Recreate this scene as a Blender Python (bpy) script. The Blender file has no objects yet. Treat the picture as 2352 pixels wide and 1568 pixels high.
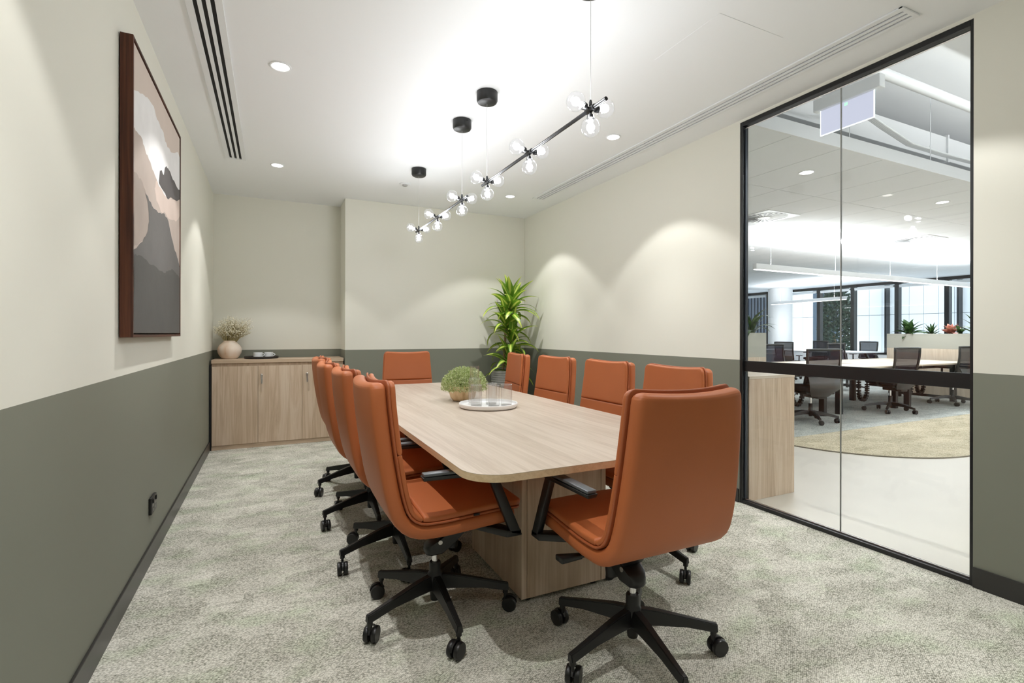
import bpy, bmesh, math, random
from mathutils import Vector, Matrix

random.seed(7)
SC = bpy.context.scene
COL = SC.collection
PI = math.pi

# ------------------------------------------------------------------ camera
F_PX = 1148.73
cam_d = bpy.data.cameras.new('camera')
cam = bpy.data.objects.new('camera', cam_d)
COL.objects.link(cam)
cam_d.sensor_width = 36.0
cam_d.lens = 36.0 * F_PX / 2352.0
cam_d.shift_y = -(784 - 767.1) / 2352.0
cam_d.clip_start = 0.05
cam_d.clip_end = 200
YAW = 0.4479
CAM_H = 1.1867
cam.matrix_world = (Matrix.Translation((0, 0, CAM_H)) @ Matrix.Rotation(-YAW, 4, 'Z')
                    @ Matrix.Rotation(PI / 2, 4, 'X') @ Matrix.Rotation(0.0018, 4, 'Z'))
SC.camera = cam

# ------------------------------------------------------------------ world, exposure
world = bpy.data.worlds.new('sky')
SC.world = world
world.use_nodes = True
bg = world.node_tree.nodes['Background']
bg.inputs[0].default_value = (0.88, 0.94, 1.0, 1)
bg.inputs[1].default_value = 2.3
SC.view_settings.view_transform = 'Standard'
SC.view_settings.look = 'None'
SC.view_settings.exposure = 0.1
SC.view_settings.gamma = 1.0
SC.view_settings.use_curve_mapping = False
SC.cycles.max_bounces = 8
SC.cycles.diffuse_bounces = 5
SC.cycles.transparent_max_bounces = 16
SC.cycles.sample_clamp_indirect = 6.0
SC.cycles.caustics_reflective = False
SC.cycles.caustics_refractive = False

P_DOWN = 30.0      # meeting room downlight, wide spill
P_BEAM = 66.0      # the same lamp's inner beam
P_GLOBE = 3.0      # each pendant globe
P_OFFICE_SPOT = 24.0
P_LINEAR = 72.0

# room numbers (metres), camera stands at x=0 y=0
XL, XR, YB, YC, XA = -0.570, 2.985, 6.264, 5.836, 0.737
YR = -2.2
ZC = 2.7
ZD = 1.008
XG0, XG1 = 2.985, 3.047
GY0, GY1, GZ = 1.185, 2.492, 2.682


# ------------------------------------------------------------------ helpers
def new_obj(name, data, parent=None):
    o = bpy.data.objects.new(name, data)
    COL.objects.link(o)
    if parent is not None:
        o.parent = parent
    return o


def obj(name, bm, mat, parent=None, smooth=True, angle=35, recalc=True):
    if recalc:
        bmesh.ops.recalc_face_normals(bm, faces=bm.faces)
    me = bpy.data.meshes.new(name)
    bm.to_mesh(me)
    bm.free()
    me.materials.append(mat)
    if smooth:
        for p in me.polygons:
            p.use_smooth = True
        try:
            me.set_sharp_from_angle(angle=math.radians(angle))
        except Exception:
            pass
    return new_obj(name, me, parent)


def mobj(name, me, parent=None, loc=(0, 0, 0), rot=(0, 0, 0), scale=(1, 1, 1)):
    o = new_obj(name, me, parent)
    o.location = loc
    o.rotation_euler = rot
    o.scale = scale
    return o


def tag(o, label, cat, group=None):
    o['label'] = label
    o['category'] = cat
    if group:
        o['group'] = group
    return o


def thing(name, label, cat, loc=(0, 0, 0), rotz=0.0, group=None):
    o = new_obj(name, None)
    o.empty_display_size = 0.1
    o.location = loc
    o.rotation_euler = (0, 0, rotz)
    return tag(o, label, cat, group)


def struct(o, kind='structure'):
    o['kind'] = kind
    return o


def dup(root, loc, rotz, label=None, group=None):
    r = root.copy()
    COL.objects.link(r)
    r.location = loc
    r.rotation_euler = (0, 0, rotz)
    if label:
        r['label'] = label
    if group:
        r['group'] = group

    def rec(src, dst):
        for ch in list(src.children):
            c = ch.copy()
            if c.type == 'LIGHT':
                c.data = ch.data
            COL.objects.link(c)
            c.parent = dst
            rec(ch, c)
    rec(root, r)
    return r


def B():
    return bmesh.new()


def box(bm, x0, x1, y0, y1, z0, z1, bev=0.0, seg=2):
    vs = [bm.verts.new(p) for p in ((x0, y0, z0), (x1, y0, z0), (x1, y1, z0), (x0, y1, z0),
                                    (x0, y0, z1), (x1, y0, z1), (x1, y1, z1), (x0, y1, z1))]
    fs = [bm.faces.new([vs[i] for i in q]) for q in
          ((3, 2, 1, 0), (4, 5, 6, 7), (0, 1, 5, 4), (1, 2, 6, 5), (2, 3, 7, 6), (3, 0, 4, 7))]
    if bev > 0:
        es = list({e for f in fs for e in f.edges})
        bmesh.ops.bevel(bm, geom=es, offset=bev, segments=seg, affect='EDGES', profile=0.5)
    return bm


def prism(bm, A, C_, bev=0.0, seg=2):
    """solid between two loops with the same number of corners"""
    a = [bm.verts.new(p) for p in A]
    c = [bm.verts.new(p) for p in C_]
    n = len(a)
    fs = [bm.faces.new(list(reversed(a))), bm.faces.new(c)]
    for i in range(n):
        j = (i + 1) % n
        fs.append(bm.faces.new((a[i], a[j], c[j], c[i])))
    if bev > 0:
        es = list({e for f in fs for e in f.edges})
        bmesh.ops.bevel(bm, geom=es, offset=bev, segments=seg, affect='EDGES', profile=0.5)
    return bm


def rings(bm, secs, cap=True, closed=False):
    vv = [[bm.verts.new(p) for p in s] for s in secs]
    n = len(vv[0])
    m = len(vv)
    for i in range(m if closed else m - 1):
        a, b = vv[i], vv[(i + 1) % m]
        for k in range(n):
            l = (k + 1) % n
            bm.faces.new((a[k], a[l], b[l], b[k]))
    if cap and not closed:
        bm.faces.new(list(reversed(vv[0])))
        bm.faces.new(vv[-1])
    return vv


def tube(bm, pts, r, seg=8, cap=True):
    pts = [Vector(p) for p in pts]
    rr = r if isinstance(r, (list, tuple)) else [r] * len(pts)
    secs = []
    ref = None
    for i, p in enumerate(pts):
        t = (pts[min(i + 1, len(pts) - 1)] - pts[max(i - 1, 0)]).normalized()
        if ref is None:
            ref = Vector((0, 0, 1)) if abs(t.z) < 0.9 else Vector((1, 0, 0))
        u = (ref - t * ref.dot(t)).normalized()
        ref = u
        v = t.cross(u)
        secs.append([p + (u * math.cos(2 * PI * k / seg) + v * math.sin(2 * PI * k / seg)) * rr[i] for k in range(seg)])
    rings(bm, secs, cap)
    return bm


def cyl(bm, p0, p1, r, seg=16, r1=None):
    return tube(bm, [p0, p1], [r, r if r1 is None else r1], seg)


def lathe(bm, prof, seg=32, c=(0, 0, 0), closed=False):
    """prof (r, z); r=0 ends make poles"""
    cx, cy, cz = c
    vv = []
    for r, z in prof:
        if r < 1e-6:
            vv.append([bm.verts.new((cx, cy, cz + z))])
        else:
            vv.append([bm.verts.new((cx + r * math.cos(2 * PI * k / seg), cy + r * math.sin(2 * PI * k / seg), cz + z)) for k in range(seg)])
    m = len(vv)
    for i in range(m if closed else m - 1):
        a, b = vv[i], vv[(i + 1) % m]
        for k in range(seg):
            l = (k + 1) % seg
            if len(a) == 1 and len(b) == 1:
                continue
            if len(a) == 1:
                bm.faces.new((a[0], b[k], b[l]))
            elif len(b) == 1:
                bm.faces.new((a[k], b[0], a[l]))
            else:
                bm.faces.new((a[k], a[l], b[l], b[k]))
    return bm


def poly_plate(bm, pts, z0, z1, bev=0.0, seg=3):
    a = [bm.verts.new((x, y, z0)) for x, y in pts]
    b = [bm.verts.new((x, y, z1)) for x, y in pts]
    n = len(pts)
    bot = bm.faces.new(list(reversed(a)))
    top = bm.faces.new(b)
    for i in range(n):
        j = (i + 1) % n
        bm.faces.new((a[i], a[j], b[j], b[i]))
    if bev > 0:
        es = list(set(bot.edges) | set(top.edges))
        bmesh.ops.bevel(bm, geom=es, offset=bev, segments=seg, affect='EDGES', profile=0.5)
    return bm


def round_rect(x0, x1, y0, y1, r, n=10):
    pts = []
    for cx, cy, a0 in ((x1 - r, y1 - r, 0), (x0 + r, y1 - r, 90), (x0 + r, y0 + r, 180), (x1 - r, y0 + r, 270)):
        for k in range(n + 1):
            a = math.radians(a0 + 90 * k / n)
            pts.append((cx + r * math.cos(a), cy + r * math.sin(a)))
    return pts


# ------------------------------------------------------------------ materials
def lin(r, g, b):
    f = lambda c: (c / 255 / 12.92) if c / 255 <= 0.04045 else ((c / 255 + 0.055) / 1.055) ** 2.4
    return (f(r), f(g), f(b), 1)


def mat_base(name):
    m = bpy.data.materials.new(name)
    m.use_nodes = True
    nt = m.node_tree
    return m, nt, nt.nodes['Principled BSDF']


def N(nt, typ, **kw):
    n = nt.nodes.new(typ)
    for k, v in kw.items():
        setattr(n, k, v)
    return n


def plain(name, col, rough=0.5, metal=0.0, spec=0.5, bump=0.0, bscale=200.0, vary=0.0, vscale=3.0):
    m, nt, p = mat_base(name)
    p.inputs['Base Color'].default_value = col
    p.inputs['Roughness'].default_value = rough
    p.inputs['Metallic'].default_value = metal
    p.inputs['Specular IOR Level'].default_value = spec
    if bump > 0 or vary > 0:
        tc = N(nt, 'ShaderNodeTexCoord')
    if bump > 0:
        no = N(nt, 'ShaderNodeTexNoise')
        no.inputs['Scale'].default_value = bscale
        no.inputs['Detail'].default_value = 2
        nt.links.new(tc.outputs['Object'], no.inputs['Vector'])
        bn = N(nt, 'ShaderNodeBump')
        bn.inputs['Strength'].default_value = bump
        bn.inputs['Distance'].default_value = 0.002
        nt.links.new(no.outputs['Fac'], bn.inputs['Height'])
        nt.links.new(bn.outputs['Normal'], p.inputs['Normal'])
    if vary > 0:
        n2 = N(nt, 'ShaderNodeTexNoise')
        n2.inputs['Scale'].default_value = vscale
        n2.inputs['Detail'].default_value = 4
        nt.links.new(tc.outputs['Object'], n2.inputs['Vector'])
        mx = N(nt, 'ShaderNodeMix', data_type='RGBA')
        mx.inputs[6].default_value = tuple(c * (1 - vary) for c in col[:3]) + (1,)
        mx.inputs[7].default_value = tuple(min(1, c * (1 + vary)) for c in col[:3]) + (1,)
        nt.links.new(n2.outputs['Fac'], mx.inputs[0])
        nt.links.new(mx.outputs[2], p.inputs['Base Color'])
    return m


def wood(name, dark, mid, light, axis='Z', rough=0.45, across=14.0, fine=120.0, off=0.0):
    """veneer with the grain running along axis (object coordinates)"""
    m, nt, p = mat_base(name)
    tc = N(nt, 'ShaderNodeTexCoord')

    def mapped(sa, sc):
        mp = N(nt, 'ShaderNodeMapping')
        s = [sc, sc, sc]
        s['XYZ'.index(axis)] = sa
        mp.inputs['Scale'].default_value = s
        mp.inputs['Location'].default_value = (off, off * 1.7, off * 0.6)
        nt.links.new(tc.outputs['Object'], mp.inputs['Vector'])
        return mp
    a = N(nt, 'ShaderNodeTexNoise')
    a.inputs['Scale'].default_value = 1.0
    a.inputs['Detail'].default_value = 5
    a.inputs['Roughness'].default_value = 0.55
    a.inputs['Distortion'].default_value = 0.9
    nt.links.new(mapped(0.8, across).outputs[0], a.inputs['Vector'])
    w = N(nt, 'ShaderNodeMath', operation='MULTIPLY')
    w.inputs[1].default_value = 7.0
    nt.links.new(a.outputs['Fac'], w.inputs[0])
    fr = N(nt, 'ShaderNodeMath', operation='PINGPONG')
    fr.inputs[1].default_value = 1.0
    nt.links.new(w.outputs[0], fr.inputs[0])
    b = N(nt, 'ShaderNodeTexNoise')
    b.inputs['Scale'].default_value = 1.0
    b.inputs['Detail'].default_value = 3
    nt.links.new(mapped(2.5, fine).outputs[0], b.inputs['Vector'])
    big = N(nt, 'ShaderNodeTexNoise')
    big.inputs['Scale'].default_value = 1.0
    big.inputs['Detail'].default_value = 2
    nt.links.new(mapped(0.3, across * 0.42).outputs[0], big.inputs['Vector'])
    s1 = N(nt, 'ShaderNodeMath', operation='MULTIPLY_ADD')
    s1.inputs[1].default_value = 0.26
    nt.links.new(fr.outputs[0], s1.inputs[0])
    s2 = N(nt, 'ShaderNodeMath', operation='MULTIPLY')
    s2.inputs[1].default_value = 0.36
    nt.links.new(b.outputs['Fac'], s2.inputs[0])
    nt.links.new(s2.outputs[0], s1.inputs[2])
    s3 = N(nt, 'ShaderNodeMath', operation='MULTIPLY_ADD')
    s3.inputs[1].default_value = 0.55
    nt.links.new(big.outputs['Fac'], s3.inputs[0])
    nt.links.new(s1.outputs[0], s3.inputs[2])
    cr = N(nt, 'ShaderNodeValToRGB')
    cr.color_ramp.elements[0].position = 0.32
    cr.color_ramp.elements[0].color = dark
    cr.color_ramp.elements[1].position = 0.82
    cr.color_ramp.elements[1].color = light
    e = cr.color_ramp.elements.new(0.56)
    e.color = mid
    nt.links.new(s3.outputs[0], cr.inputs[0])
    nt.links.new(cr.outputs[0], p.inputs['Base Color'])
    p.inputs['Roughness'].default_value = rough
    p.inputs['Specular IOR Level'].default_value = 0.35
    bn = N(nt, 'ShaderNodeBump')
    bn.inputs['Strength'].default_value = 0.08
    bn.inputs['Distance'].default_value = 0.001
    nt.links.new(b.outputs['Fac'], bn.inputs['Height'])
    nt.links.new(bn.outputs['Normal'], p.inputs['Normal'])
    return m


def two_tone(name, low, high, zsplit):
    m, nt, p = mat_base(name)
    g = N(nt, 'ShaderNodeNewGeometry')
    sx = N(nt, 'ShaderNodeSeparateXYZ')
    nt.links.new(g.outputs['Position'], sx.inputs[0])
    gt = N(nt, 'ShaderNodeMath', operation='GREATER_THAN')
    gt.inputs[1].default_value = zsplit
    nt.links.new(sx.outputs['Z'], gt.inputs[0])
    mx = N(nt, 'ShaderNodeMix', data_type='RGBA')
    mx.inputs[6].default_value = low
    mx.inputs[7].default_value = high
    nt.links.new(gt.outputs[0], mx.inputs[0])
    nt.links.new(mx.outputs[2], p.inputs['Base Color'])
    no = N(nt, 'ShaderNodeTexNoise')
    no.inputs['Scale'].default_value = 260
    no.inputs['Detail'].default_value = 2
    nt.links.new(g.outputs['Position'], no.inputs['Vector'])
    bn = N(nt, 'ShaderNodeBump')
    bn.inputs['Strength'].default_value = 0.06
    bn.inputs['Distance'].default_value = 0.001
    nt.links.new(no.outputs['Fac'], bn.inputs['Height'])
    nt.links.new(bn.outputs['Normal'], p.inputs['Normal'])
    p.inputs['Roughness'].default_value = 0.55
    p.inputs['Specular IOR Level'].default_value = 0.3
    return m


def glass_thin(name, tint=(0.97, 0.985, 0.98, 1), ior=1.45, rough=0.0, body=0.0, boost=1.0):
    """clear pane: see-through body with mirror reflection by the Fresnel law"""
    m = bpy.data.materials.new(name)
    m.use_nodes = True
    nt = m.node_tree
    nt.nodes.clear()
    out = N(nt, 'ShaderNodeOutputMaterial')
    tr = N(nt, 'ShaderNodeBsdfTransparent')
    tr.inputs[0].default_value = tint
    gl = N(nt, 'ShaderNodeBsdfGlossy')
    gl.inputs['Roughness'].default_value = rough
    lw = N(nt, 'ShaderNodeLayerWeight')
    lw.inputs['Blend'].default_value = 0.5
    pw = N(nt, 'ShaderNodeMath', operation='POWER')
    pw.inputs[1].default_value = 5.0
    nt.links.new(lw.outputs['Facing'], pw.inputs[0])
    f0 = ((ior - 1) / (ior + 1)) ** 2 * boost
    mu = N(nt, 'ShaderNodeMath', operation='MULTIPLY_ADD')
    mu.inputs[1].default_value = 1.0 - f0
    mu.inputs[2].default_value = f0
    mu.use_clamp = True
    nt.links.new(pw.outputs[0], mu.inputs[0])
    mx = N(nt, 'ShaderNodeMixShader')
    nt.links.new(mu.outputs[0], mx.inputs[0])
    first = tr
    if body > 0:
        df = N(nt, 'ShaderNodeBsdfTranslucent')
        df.inputs[0].default_value = (0.9, 0.9, 0.9, 1)
        m2 = N(nt, 'ShaderNodeMixShader')
        m2.inputs[0].default_value = body
        nt.links.new(tr.outputs[0], m2.inputs[1])
        nt.links.new(df.outputs[0], m2.inputs[2])
        first = m2
    nt.links.new(first.outputs[0], mx.inputs[1])
    nt.links.new(gl.outputs[0], mx.inputs[2])
    nt.links.new(mx.outputs[0], out.inputs[0])
    return m


def emit(name, col, strength):
    m = bpy.data.materials.new(name)
    m.use_nodes = True
    nt = m.node_tree
    nt.nodes.clear()
    out = N(nt, 'ShaderNodeOutputMaterial')
    e = N(nt, 'ShaderNodeEmission')
    e.inputs[0].default_value = col
    e.inputs[1].default_value = strength
    nt.links.new(e.outputs[0], out.inputs[0])
    return m


def carpet(name, c_dark, c_mid, c_light, loop=215.0, patch=4.0, tint=None):
    m, nt, p = mat_base(name)
    g = N(nt, 'ShaderNodeNewGeometry')
    mp = N(nt, 'ShaderNodeMapping')
    mp.inputs['Scale'].default_value = (1.0, 1.6, 1.0)
    nt.links.new(g.outputs['Position'], mp.inputs['Vector'])
    # loop pile
    mr = N(nt, 'ShaderNodeMapping')
    mr.inputs['Rotation'].default_value = (0, 0, math.radians(38))
    mr.inputs['Scale'].default_value = (loop * 0.55, loop, loop)
    nt.links.new(g.outputs['Position'], mr.inputs['Vector'])
    vo = N(nt, 'ShaderNodeTexVoronoi')
    vo.inputs['Scale'].default_value = 1.0
    vo.inputs['Randomness'].default_value = 0.55
    nt.links.new(mr.outputs[0], vo.inputs['Vector'])
    # mid-scale yarn mottling
    n1 = N(nt, 'ShaderNodeTexNoise')
    n1.inputs['Scale'].default_value = 55.0
    n1.inputs['Detail'].default_value = 3
    nt.links.new(g.outputs['Position'], n1.inputs['Vector'])
    # tile patches: blocky voronoi (chebychev) + streaky noise
    n2 = N(nt, 'ShaderNodeTexNoise')
    n2.inputs['Scale'].default_value = patch
    n2.inputs['Detail'].default_value = 5
    n2.inputs['Roughness'].default_value = 0.62
    nt.links.new(mp.outputs[0], n2.inputs['Vector'])
    v2 = N(nt, 'ShaderNodeTexVoronoi', distance='CHEBYCHEV')
    v2.inputs['Scale'].default_value = patch * 1.5
    nt.links.new(mp.outputs[0], v2.inputs['Vector'])
    sx = N(nt, 'ShaderNodeSeparateColor')
    nt.links.new(v2.outputs['Color'], sx.inputs[0])

    def madd(a, k, b=None):
        q = N(nt, 'ShaderNodeMath', operation='MULTIPLY_ADD')
        nt.links.new(a, q.inputs[0])
        q.inputs[1].default_value = k
        if b is None:
            q.inputs[2].default_value = 0.0
        else:
            nt.links.new(b, q.inputs[2])
        return q.outputs[0]
    s = madd(n2.outputs['Fac'], 0.26)
    s = madd(sx.outputs[0], 0.09, s)
    s = madd(n1.outputs['Fac'], 0.20, s)
    s = madd(vo.outputs['Distance'], -0.60, s)
    of = N(nt, 'ShaderNodeMath', operation='ADD')
    of.inputs[1].default_value = 0.31
    nt.links.new(s, of.inputs[0])
    s = of.outputs[0]
    cr = N(nt, 'ShaderNodeValToRGB')
    cr.color_ramp.elements[0].position = 0.10
    cr.color_ramp.elements[0].color = c_dark
    cr.color_ramp.elements[1].position = 0.54
    cr.color_ramp.elements[1].color = c_light
    e = cr.color_ramp.elements.new(0.33)
    e.color = c_mid
    nt.links.new(s, cr.inputs[0])
    colout = cr.outputs[0]
    if tint:
        n3 = N(nt, 'ShaderNodeTexNoise')
        n3.inputs['Scale'].default_value = 4.2
        n3.inputs['Detail'].default_value = 4
        nt.links.new(mp.outputs[0], n3.inputs['Vector'])
        r3 = N(nt, 'ShaderNodeMapRange')
        r3.inputs[1].default_value = 0.5
        r3.inputs[2].default_value = 0.68
        nt.links.new(n3.outputs['Fac'], r3.inputs[0])
        mx = N(nt, 'ShaderNodeMix', data_type='RGBA', blend_type='MULTIPLY')
        nt.links.new(r3.outputs[0], mx.inputs[0])
        nt.links.new(colout, mx.inputs[6])
        mx.inputs[7].default_value = tint
        colout = mx.outputs[2]
    nt.links.new(colout, p.inputs['Base Color'])
    p.inputs['Roughness'].default_value = 1.0
    p.inputs['Specular IOR Level'].default_value = 0.05
    bn = N(nt, 'ShaderNodeBump')
    bn.inputs['Strength'].default_value = 0.7
    bn.inputs['Distance'].default_value = 0.003
    bn.invert = True
    nt.links.new(vo.outputs['Distance'], bn.inputs['Height'])
    nt.links.new(bn.outputs['Normal'], p.inputs['Normal'])
    return m


M_WALL = two_tone('wall_paint', lin(129, 131, 119), lin(231, 230, 219), ZD)
M_CEIL = plain('ceiling_white', (0.91, 0.93, 0.95, 1), 0.8, spec=0.2)
M_CARPET = carpet('carpet_green_grey', lin(126, 126, 113), lin(208, 206, 194), lin(244, 242, 233), tint=(0.90, 0.97, 0.88, 1))
M_SKIRT = plain('charcoal_skirting', lin(46, 45, 43), 0.32)
M_BLACK = plain('black_powder_coat', lin(20, 21, 23), 0.38)
M_BLACKM = plain('black_matt', lin(14, 14, 14), 0.6)
M_PLAST = plain('black_plastic', lin(24, 24, 24), 0.38, bump=0.04, bscale=900)
M_CHROME = plain('chrome', (0.8, 0.8, 0.82, 1), 0.12, 1.0)
M_STEEL = plain('brushed_steel', (0.62, 0.60, 0.58, 1), 0.3, 1.0)
M_LEATH = plain('tan_leather', lin(181, 102, 57), 0.48, spec=0.45, bump=0.10, bscale=700, vary=0.06, vscale=6)
M_LEATHW = plain('tan_leather_welt', lin(166, 90, 52), 0.45, bump=0.06, bscale=700)
W_D, W_M, W_L = lin(176, 152, 127), lin(198, 175, 151), lin(214, 195, 174)
M_OAKX = wood('washed_oak_x', W_D, W_M, W_L, 'X')
M_OAKY = wood('washed_oak_y', lin(170, 155, 139), lin(185, 171, 156), lin(197, 184, 170), 'Y', rough=0.42, across=15)
M_OAKZ = [wood('washed_oak_z%d' % i, W_D, W_M, W_L, 'Z', off=3.1 * i + 0.4, across=12) for i in range(4)]
M_EDGE = wood('oak_edge_band', lin(206, 180, 142), lin(220, 196, 160), lin(230, 208, 176), 'Y', across=20)
M_WALNUT = wood('walnut', lin(52, 27, 17), lin(78, 42, 27), lin(104, 60, 40), 'Z', rough=0.5, across=26)
M_WHITE = plain('white_enamel', (0.84, 0.86, 0.88, 1), 0.45)
M_TILE = plain('ceiling_tile_white', (0.87, 0.895, 0.93, 1), 0.85, spec=0.1, bump=0.15, bscale=90)
M_SLOT = plain('slot_black', lin(9, 9, 9), 0.7)
M_GLASS = glass_thin('partition_glass', ior=1.45, boost=0.8)
M_WINDOW = glass_thin('window_glass', tint=(0.93, 0.97, 0.99, 1), ior=1.4)
M_GLOBE = glass_thin('globe_glass', tint=(0.88, 0.88, 0.89, 1), ior=1.5, body=0.006, boost=1.4)
M_TUMBLER = glass_thin('tumbler_glass', tint=(0.98, 0.98, 0.98, 1), ior=1.5, boost=1.3, body=0.03, rough=0.01)
M_LED = emit('led_white', (1, 0.97, 0.93, 1), 14.0)
M_BULB = emit('bulb_white', (1, 0.98, 0.96, 1), 22.0)
M_LINE = emit('linear_led', (1, 0.98, 0.95, 1), 5.0)


# ================================================================== MEETING ROOM SHELL
def slab(name, x0, x1, y0, y1, z0, z1, mat, kind='structure', bev=0.0):
    o = obj(name, box(B(), x0, x1, y0, y1, z0, z1, bev), mat, smooth=False)
    struct(o, kind)
    return o


slab('floor', XL - 0.1, XG1, YR - 0.1, YB + 0.1, -0.12, 0.0, M_CARPET)
slab('ceiling', XL - 0.1, XG1, YR - 0.1, YB + 0.1, ZC, ZC + 0.06, M_CEIL)
slab('wall_left', XL - 0.1, XL, YR, YB + 0.1, 0, ZC, M_WALL)
slab('wall_rear', XL - 0.1, XG1, YR - 0.1, YR, 0, ZC, M_WALL)
bm = B()
box(bm, XL, XA, YB, YB + 0.1, 0, ZC)
slabo = struct(obj('wall_back', bm, M_WALL, smooth=False))
struct(obj('wall_nib', box(B(), XA, XR, YC, YB + 0.1, 0, ZC, 0.004), M_WALL, smooth=False))
bm = B()
box(bm, XR, XG1, GY1, YB + 0.1, 0, ZC)
box(bm, XR, XG1, YR, GY0, 0, ZC)
box(bm, XR, XG1, GY0, GY1, GZ, ZC)
struct(obj('wall_right', bm, M_WALL, smooth=False))

SK = 0.095
slab('baseboard_left', XL, XL + 0.011, YR, 5.845, 0, SK, M_SKIRT, bev=0.002)
bm = B()
box(bm, XA - 0.011, XR - 0.011, YC - 0.011, YC, 0, SK, 0.002)
struct(obj('baseboard_back', bm, M_SKIRT, smooth=False))
bm = B()
box(bm, XR - 0.011, XR, GY1 + 0.002, YC - 0.011, 0, SK, 0.002)
box(bm, XR - 0.011, XR, YR, GY0 - 0.002, 0, SK, 0.002)
struct(obj('baseboard_right', bm, M_SKIRT, smooth=False))

# faint access hatch in the ceiling (white flush panel)
bm = B()
box(bm, 1.90, 2.345, 1.70, 2.145, ZC - 0.0015, ZC - 0.0002, 0.0005, 1)
tag(obj('access_panel', bm, M_CEIL, smooth=False), 'flush white square access panel in the ceiling near the slot diffuser', 'panel')

# ------------------------------------------------------------------ glazed partition
gl = obj('window_1', box(box(box(box(B(), XR + 0.002, XG1 - 0.002, GY0, GY0 + 0.014, 0.0, GZ, 0.002),
                                XR + 0.002, XG1 - 0.002, GY1 - 0.020, GY1, 0.0, GZ, 0.002),
                            XR + 0.002, XG1 - 0.002, GY0 + 0.014, GY1 - 0.020, GZ - 0.030, GZ, 0.002),
                        XR + 0.002, XG1 - 0.002, GY0 + 0.014, GY1 - 0.020, 0.0, 0.024, 0.002), M_BLACK, smooth=False)
struct(gl)
gl['label'] = 'black framed full height glazed partition'
GX = XR + 0.036
for y0, y1 in ((GY0 + 0.010, 1.8165), (1.8215, GY1 - 0.016)):
    obj('pane', box(B(), GX, GX + 0.010, y0, y1, 0.02, GZ - 0.03), M_GLASS, gl, smooth=False)
obj('silicone_joint', box(B(), GX + 0.001, GX + 0.009, 1.8165, 1.8215, 0.02, GZ - 0.03),
    plain('silicone_grey', lin(150, 150, 146), 0.3), gl, smooth=False)
obj('mid_rail', box(B(), GX - 0.016, GX - 0.0005, GY0 + 0.016, GY1 - 0.021, 0.928, 1.003, 0.002), M_BLACK, gl, smooth=False)
for z0, z1 in ((0.024, 0.031), (GZ - 0.044, GZ - 0.037)):
    obj('glazing_bead', box(B(), GX - 0.009, GX - 0.001, GY0 + 0.014, GY1 - 0.020, z0, z1, 0.002), M_STEEL if z0 > 1 else M_STEEL, gl, smooth=False)
obj('jamb_bead', box(B(), GX - 0.014, GX - 0.001, GY1 - 0.029, GY1 - 0.020, 0.034, 0.926, 0.002), plain('dark_alu', lin(60, 66, 74), 0.3, 0.6), gl, smooth=False)
obj('jamb_bead', box(B(), GX - 0.014, GX - 0.001, GY1 - 0.029, GY1 - 0.020, 1.005, GZ - 0.05, 0.002), bpy.data.materials['dark_alu'], gl, smooth=False)


# ------------------------------------------------------------------ ceiling fittings
def slot_diffuser(name, label, x0, x1, y0, y1, slots, sw, splits):
    t = thing(name, label, 'air diffuser', ((x0 + x1) / 2, (y0 + y1) / 2, ZC))
    cx, cy = (x0 + x1) / 2, (y0 + y1) / 2
    obj('backing', box(B(), x0 - cx + 0.006, x1 - cx - 0.006, y0 - cy + 0.006, y1 - cy - 0.006, -0.0012, -0.0003), M_SLOT, t, smooth=False)
    edges = [x0] + [v for s in slots for v in (x0 + s - sw / 2, x0 + s + sw / 2)] + [x1]
    ys = [y0] + splits + [y1]
    for i in range(0, len(edges), 2):
        for a, b in zip(ys[:-1], ys[1:]):
            obj('blade' if 0 < i < len(edges) - 2 else 'flange', box(B(), edges[i] - cx, edges[i + 1] - cx, a - cy + 0.0008, b - cy - 0.0008, -0.009, -0.0005, 0.001, 1), M_WHITE, t, smooth=False)
    for a in (y0, y1 - 0.018):
        obj('end_cap', box(B(), x0 - cx, x1 - cx, a - cy, a - cy + 0.018, -0.0092, -0.0004, 0.001, 1), M_WHITE, t, smooth=False)


slot_diffuser('slot_diffuser', 'white ceiling slot diffuser with wide black slots beside the painting wall', -0.358, -0.203, YR + 0.1, 4.93, (0.040, 0.077, 0.113), 0.0185, [3.15])
slot_diffuser('slot_diffuser', 'white ceiling slot diffuser with thin dark slots alongside the glass wall', 2.612, 2.757, 1.295, 4.915, (0.040, 0.075, 0.110), 0.014, [3.10])

DL_LABELS = {
    (0.043, 3.122): 'round recessed downlight shining between the wide slot diffuser and the pendant, nearer the viewer',
    (0.043, 4.962): 'round recessed downlight above the wooden cabinet by the end of the wide slot diffuser',
    (2.358, 3.122): 'round recessed downlight beside the thin slot diffuser, near the big pendant globes',
    (2.358, 4.962): 'round recessed downlight in front of the tall potted plant corner',
    (0.043, 1.282): 'round recessed downlight overhead by the painting wall',
    (2.358, 1.282): 'round recessed downlight overhead by the glass wall',
    (0.043, -0.558): 'round recessed downlight behind the viewer by the painting wall',
    (2.358, -0.558): 'round recessed downlight behind the viewer by the glass wall',
}
sp_d = bpy.data.lights.new('downlight_beam', 'SPOT')
sp_d.energy = P_DOWN
sp_d.spot_size = math.radians(98)
sp_d.spot_blend = 0.22
sp_d.shadow_soft_size = 0.015
sp_d.color = (1.0, 0.99, 0.98)
sp_b = bpy.data.lights.new('downlight_core', 'SPOT')
sp_b.energy = P_BEAM
sp_b.spot_size = math.radians(76)
sp_b.spot_blend = 1.0
sp_b.shadow_soft_size = 0.015
sp_b.color = sp_d.color
dl_mesh = None
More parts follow.
